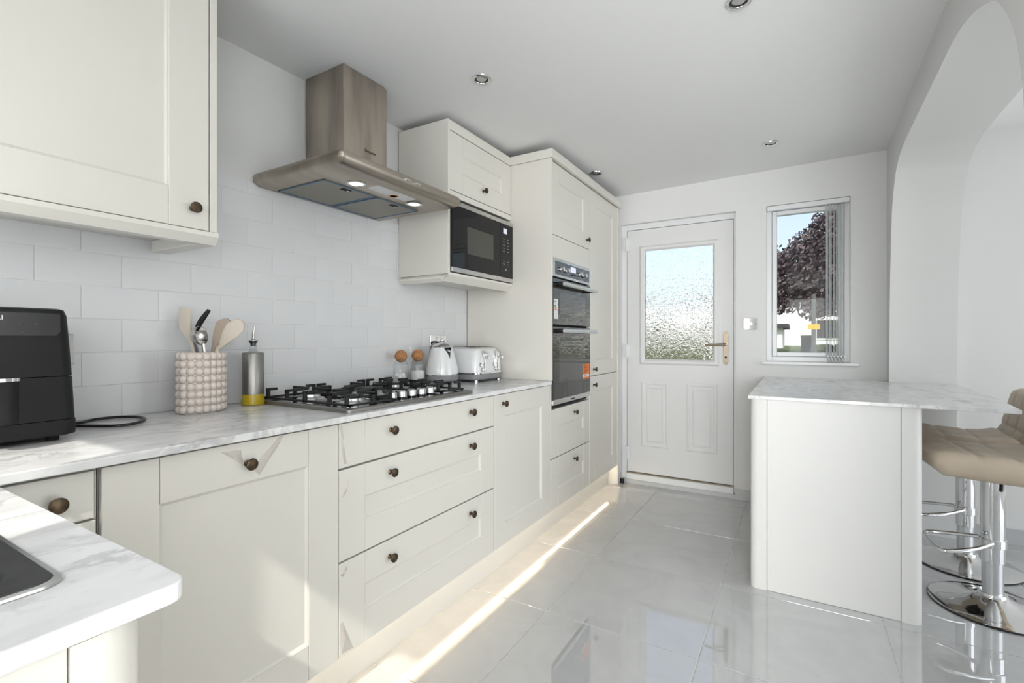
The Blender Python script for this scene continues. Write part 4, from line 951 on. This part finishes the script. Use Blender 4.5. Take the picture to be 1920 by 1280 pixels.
# downlights
for (x, y, lb) in ((-1.177, 1.735, 'chrome downlight in the ceiling nearest the cooker hood'), (-0.170, 1.803, 'chrome downlight cut by the top edge of the ceiling'),
                   (-0.134, 3.267, 'chrome downlight in the ceiling near the small window'), (-1.194, 3.165, 'chrome downlight beside the larder unit')):
    z = ceil_z(x, y); d = thing('downlight', (x, y, z), lb, 'downlight', 'ceiling downlights')
    B().lathe([(0.028, -0.001), (0.030, -0.005), (0.036, -0.0065), (0.041, -0.005), (0.0425, 0.0008), (0.040, 0.0015)], (x, y, z), 28).build('bezel', 'chrome', d, smooth=True)
    B().lathe([(0.0005, -0.0015), (0.016, -0.0022), (0.0255, -0.001), (0.0265, 0.001)], (x, y, z), 24).build('bulb', 'bulb_glass', d, smooth=True)
    B().lathe([(0.0265, -0.0015), (0.0285, -0.0035), (0.0285, 0.001)], (x, y, z), 24).build('inner_ring', 'black_gloss', d, smooth=True)

# ------------------------------------------------------------------ bar stools (seat faces the bar, -x)
def stool(x, y, rz, label):
    root = thing('bar_stool', (0, 0, 0), label, 'stool', 'bar stools at the breakfast bar')
    B().lathe([(0.215, 0.0), (0.217, 0.004), (0.214, 0.007)], (0, 0, 0), 48).build('base_rim', 'black_gloss', root, smooth=True)
    B().lathe([(0.214, 0.0072), (0.206, 0.0105), (0.15, 0.019), (0.09, 0.032), (0.055, 0.048), (0.045, 0.056), (0.0005, 0.056)], (0, 0, 0), 48).build('base', 'chrome', root, smooth=True)
    B().lathe([(0.047, 0.0562), (0.050, 0.06), (0.046, 0.067), (0.036, 0.069)], (0, 0, 0), 32).build('collar', 'chrome', root, smooth=True)
    B().lathe([(0.035, 0.066), (0.035, 0.21)], (0, 0, 0), 32).build('gas_tube', 'satin_metal', root, smooth=True)
    B().lathe([(0.039, 0.20), (0.040, 0.205), (0.040, 0.56), (0.036, 0.565), (0.0005, 0.566)], (0, 0, 0), 32).build('column', 'chrome', root, smooth=True)
    pts = [(-0.015, -0.040, 0.285), (-0.08, -0.085, 0.27), (-0.17, -0.115, 0.255), (-0.205, -0.10, 0.25), (-0.215, 0.0, 0.25), (-0.205, 0.10, 0.25), (-0.17, 0.115, 0.255), (-0.08, 0.085, 0.27), (-0.015, 0.040, 0.285)]
    fr = B().tube(smooth_path(pts, 5), 0.0085, 10).build('footrest', 'chrome', root, smooth=True)
    B().lathe([(0.0405, 0.262), (0.045, 0.265), (0.045, 0.298), (0.0405, 0.30)], (0, 0, 0), 28).build('footrest_clamp', 'chrome', fr, smooth=True)
    B().box(-0.09, 0.09, -0.09, 0.09, 0.563, 0.577).build('seat_plate', 'black_matt', root)
    B().tube([(0.0, -0.05, 0.562), (-0.01, -0.11, 0.553), (-0.02, -0.135, 0.535)], 0.006, 8).build('lever', 'black_gloss', root, smooth=True)
    # padded shell: profile in x-z swept over the width, quilted by grooves
    def shell(name, path, half, thick, usp, vsp, n_u=48, n_v=40, top_round=False):
        P = smooth_path([(p[0], 0, p[1]) for p in path], 8); L = [0]
        for i in range(1, len(P)): L.append(L[-1] + (P[i] - P[i - 1]).length)
        def at(s_):
            s_ = min(max(s_, 0), L[-1] - 1e-6); i = max(k for k in range(len(L)) if L[k] <= s_); i = min(i, len(P) - 2)
            f = (s_ - L[i]) / (L[i + 1] - L[i]); return P[i].lerp(P[i + 1], f), (P[i + 1] - P[i]).normalized()
        m = B(); rows = []; rad = 0.04
        for iu in range(n_u + 1):
            u = 0.5 - 0.5 * math.cos(PI * (0.04 + 0.92 * iu / n_u)); u = (u - 0.004) / 0.992; u = min(max(u, 0.0), 1.0)
            s_ = L[-1] * u; p, t = at(s_); nn = Vector((-t.z, 0, t.x))
            e = min(u, 1 - u) * L[-1]; edge = min(1.0, e / rad); rnd = math.sqrt(max(0, 1 - (1 - edge) ** 2))
            hw = half - 0.045 * (1 - rnd)
            if top_round and u > 0.6: hw -= 0.05 * ((u - 0.6) / 0.4) ** 2
            row = []
            for side in (1, -1):
                rng = range(n_v + 1) if side == 1 else range(n_v - 1, 0, -1)
                for iv in rng:
                    v = math.sin(PI / 2 * (iv / n_v * 2 - 1)); ev = (1 - abs(v)) * hw; ed = min(1, ev / rad); r2 = math.sqrt(max(0, 1 - (1 - ed) ** 2))
                    h = thick * max(0.06, rnd) * r2
                    if side == 1:
                        du_ = min(abs(s_ - q) for q in usp); dv_ = min(abs(v * half - q) for q in vsp)
                        g = 0.006 * math.exp(-(du_ / 0.010) ** 2) + 0.006 * math.exp(-(dv_ / 0.010) ** 2); g = min(g, 0.008) * r2 * rnd
                        off = h * 0.5 - g
                    else: off = -h * 0.5
                    row.append(tuple(p + nn * off + Vector((0, v * hw, 0))))
            rows.append(row)
        m.loft(rows); return m.build(name, 'leather', root, smooth=True)
    shell('seat', [(-0.245, 0.628), (-0.19, 0.636), (-0.05, 0.624), (0.08, 0.622), (0.18, 0.648)], 0.21, 0.105, (0.135, 0.265), (-0.07, 0.07))
    shell('backrest', [(0.13, 0.625), (0.175, 0.655), (0.20, 0.71), (0.222, 0.80), (0.238, 0.905)], 0.205, 0.075, (0.11, 0.20), (-0.07, 0.07), top_round=True)
    root.location = (x, y, 0); root.rotation_euler = (0, 0, rz)
    return root
stool(0.725, 2.835, math.radians(4), 'taupe quilted bar stool nearest the camera at the breakfast bar')
stool(0.745, 3.31, math.radians(-3), 'taupe quilted bar stool further back, next to the arch')

# ------------------------------------------------------------------ outside
struct(B().box(-30, 30, 3.98, 60, -0.4, -0.2).build('ground', 'paving'))
struct(B().prism([(8.0, -0.2), (12.5, 0.82), (14, 0.86), (40, 0.9), (40, -0.2)], 'x', -1.2, 25).build('lawn', 'grass'))
hs = thing('house', (0, 27, 0.8), 'white rendered house across the street', 'house')
B().box(-14, 12, 26, 32, 0.0, 3.0).build('wall', 'render_white', hs)
B().box(-14.3, 12.3, 25.7, 32.3, 3.0, 3.18).build('roof', 'pole_grey', hs)
for x in (-6.5, -3.4, 1.25, 4.6):
    w_ = B().box(x - 0.55, x + 0.55, 25.95, 26.0, 1.15, 2.1).build('window_frame', 'upvc_white', hs)
    B().box(x - 0.47, x + 0.47, 25.93, 25.952, 1.22, 2.03).build('pane', 'oven_window', w_)
gr = thing('garage', (-1.4, 19, 0.8), 'low white garage with a dark flat roof across the street', 'garage')
B().box(-2.6, -0.40, 18, 21, 0.8, 1.53).build('wall', 'render_white', gr)
B().box(-2.75, -0.22, 17.8, 21.1, 1.53, 1.66).build('roof', 'roof_dark', gr)
def foliage(m, blobs, count, size, seed):
    rnd = random.Random(seed); tot = sum(b[3] ** 2 for b in blobs)
    for (x, y, z, r) in blobs:
        for k in range(int(count * r * r / tot)):
            v = Vector((rnd.gauss(0, 1), rnd.gauss(0, 1), rnd.gauss(0, 1))).normalized() * r * rnd.random() ** 0.4
            p = Vector((x, y, z)) + v; a = Vector((rnd.gauss(0, 1), rnd.gauss(0, 1), rnd.gauss(0, 1))).normalized(); b = a.orthogonal().normalized(); c_ = a.cross(b); s_ = size * rnd.uniform(0.6, 1.3)
            m.add([p + b * s_, p + c_ * s_ * 0.6, p - b * s_, p - c_ * s_ * 0.6], [(0, 1, 2, 3)])
tree = thing('copper_beech_tree', (0.9, 13, 0.8), 'dark purple-leaved tree filling most of the window', 'tree')
B().tube([(0.95, 13, 0.8), (0.92, 13, 1.8), (0.85, 13, 2.6), (0.8, 13.1, 3.6)], [0.16, 0.13, 0.11, 0.06], 10).build('trunk', 'bark', tree, smooth=True)
m = B()
for a, b in (((0.9, 13, 2.0), (0.0, 12.8, 2.9)), ((0.88, 13, 2.3), (0.3, 13.2, 3.4)), ((0.9, 13, 2.2), (1.6, 13, 3.2)), ((0.88, 13, 1.9), (-0.1, 13.1, 2.2))): m.tube([a, tuple((Vector(a) + Vector(b)) / 2 + Vector((0, 0, 0.08))), b], [0.06, 0.045, 0.02], 8)
m.build('branches', 'bark', tree, smooth=True)
m = B(); foliage(m, [(0.85, 13, 3.3, 0.8), (-0.42, 13, 2.95, 0.42), (0.25, 13, 3.2, 0.5), (0.25, 12.9, 2.85, 0.62), (0.0, 13, 2.35, 0.5), (-0.35, 13.0, 2.6, 0.5), (1.3, 13, 2.8, 0.9), (0.6, 13.2, 2.4, 0.75), (0.65, 13, 3.75, 0.42), (-0.6, 13.1, 2.35, 0.45), (0.35, 13.0, 1.95, 0.4), (1.1, 12.9, 1.95, 0.5), (-0.25, 13, 2.0, 0.28), (1.2, 13.1, 3.9, 0.7)], 17000, 0.05, 5)
f_ = m.build('foliage', 'leaf_copper', tree); f_['kind'] = 'stuff'
def hedge(name, x0, x1, y, z0, z1, label, seed, n=1800):
    h = thing(name, ((x0 + x1) / 2, y, z0), label, 'hedge'); rnd = random.Random(seed); m = B()
    for k in range(n):
        p = Vector((rnd.uniform(x0, x1), y + rnd.uniform(-0.3, 0.3), z0 + (z1 - z0) * rnd.random() ** 0.8)); a = Vector((rnd.gauss(0, 1), rnd.gauss(0, 1), rnd.gauss(0, 1))).normalized(); b = a.orthogonal().normalized(); c_ = a.cross(b); s_ = 0.06 * rnd.uniform(0.6, 1.3)
        m.add([p + b * s_, p + c_ * s_ * 0.6, p - b * s_, p - c_ * s_ * 0.6], [(0, 1, 2, 3)])
    o = m.build('foliage', 'leaf_green', h); o['kind'] = 'stuff'
    B().box(x0 + 0.1, x1 - 0.1, y - 0.2, y + 0.2, z0, z0 + (z1 - z0) * 0.7).build('core', 'leaf_green', h)
hedge('low_hedge', 0.12, 1.6, 13.6, 0.82, 1.02, 'low green hedge below the dark tree', 11, 700)
hedge('garden_hedge', -7.0, -1.6, 12.2, -0.2, 1.45, 'green hedge blurred behind the textured door glass', 12, 3000)
pg = thing('street_pole', (0.255, 10, 0.2), 'slim grey street pole with a small yellow sign', 'pole')
B().lathe([(0.06, 0.0), (0.055, 0.75), (0.035, 0.85), (0.033, 1.75)], (0.255, 10, 0.2), 14).build('pole', 'pole_grey', pg, smooth=True)
B().box(0.165, 0.345, 9.945, 9.96, 1.33, 1.42).build('sign', 'sign_yellow', pg)
bn = thing('wheelie_bin', (0.17, 11, 0.4), 'dark wheelie bin standing beside the street pole', 'bin')
B().loft([[(x, y, 0.45) for x, y in rrect(0.085, 0.255, 10.9, 11.15, 0.02)], [(x, y, 1.19) for x, y in rrect(0.07, 0.27, 10.88, 11.18, 0.02)]]).build('body', 'bin_plastic', bn)
B().box(0.06, 0.28, 10.86, 11.2, 1.192, 1.235).build('lid', 'bin_plastic', bn, bevel=0.01)
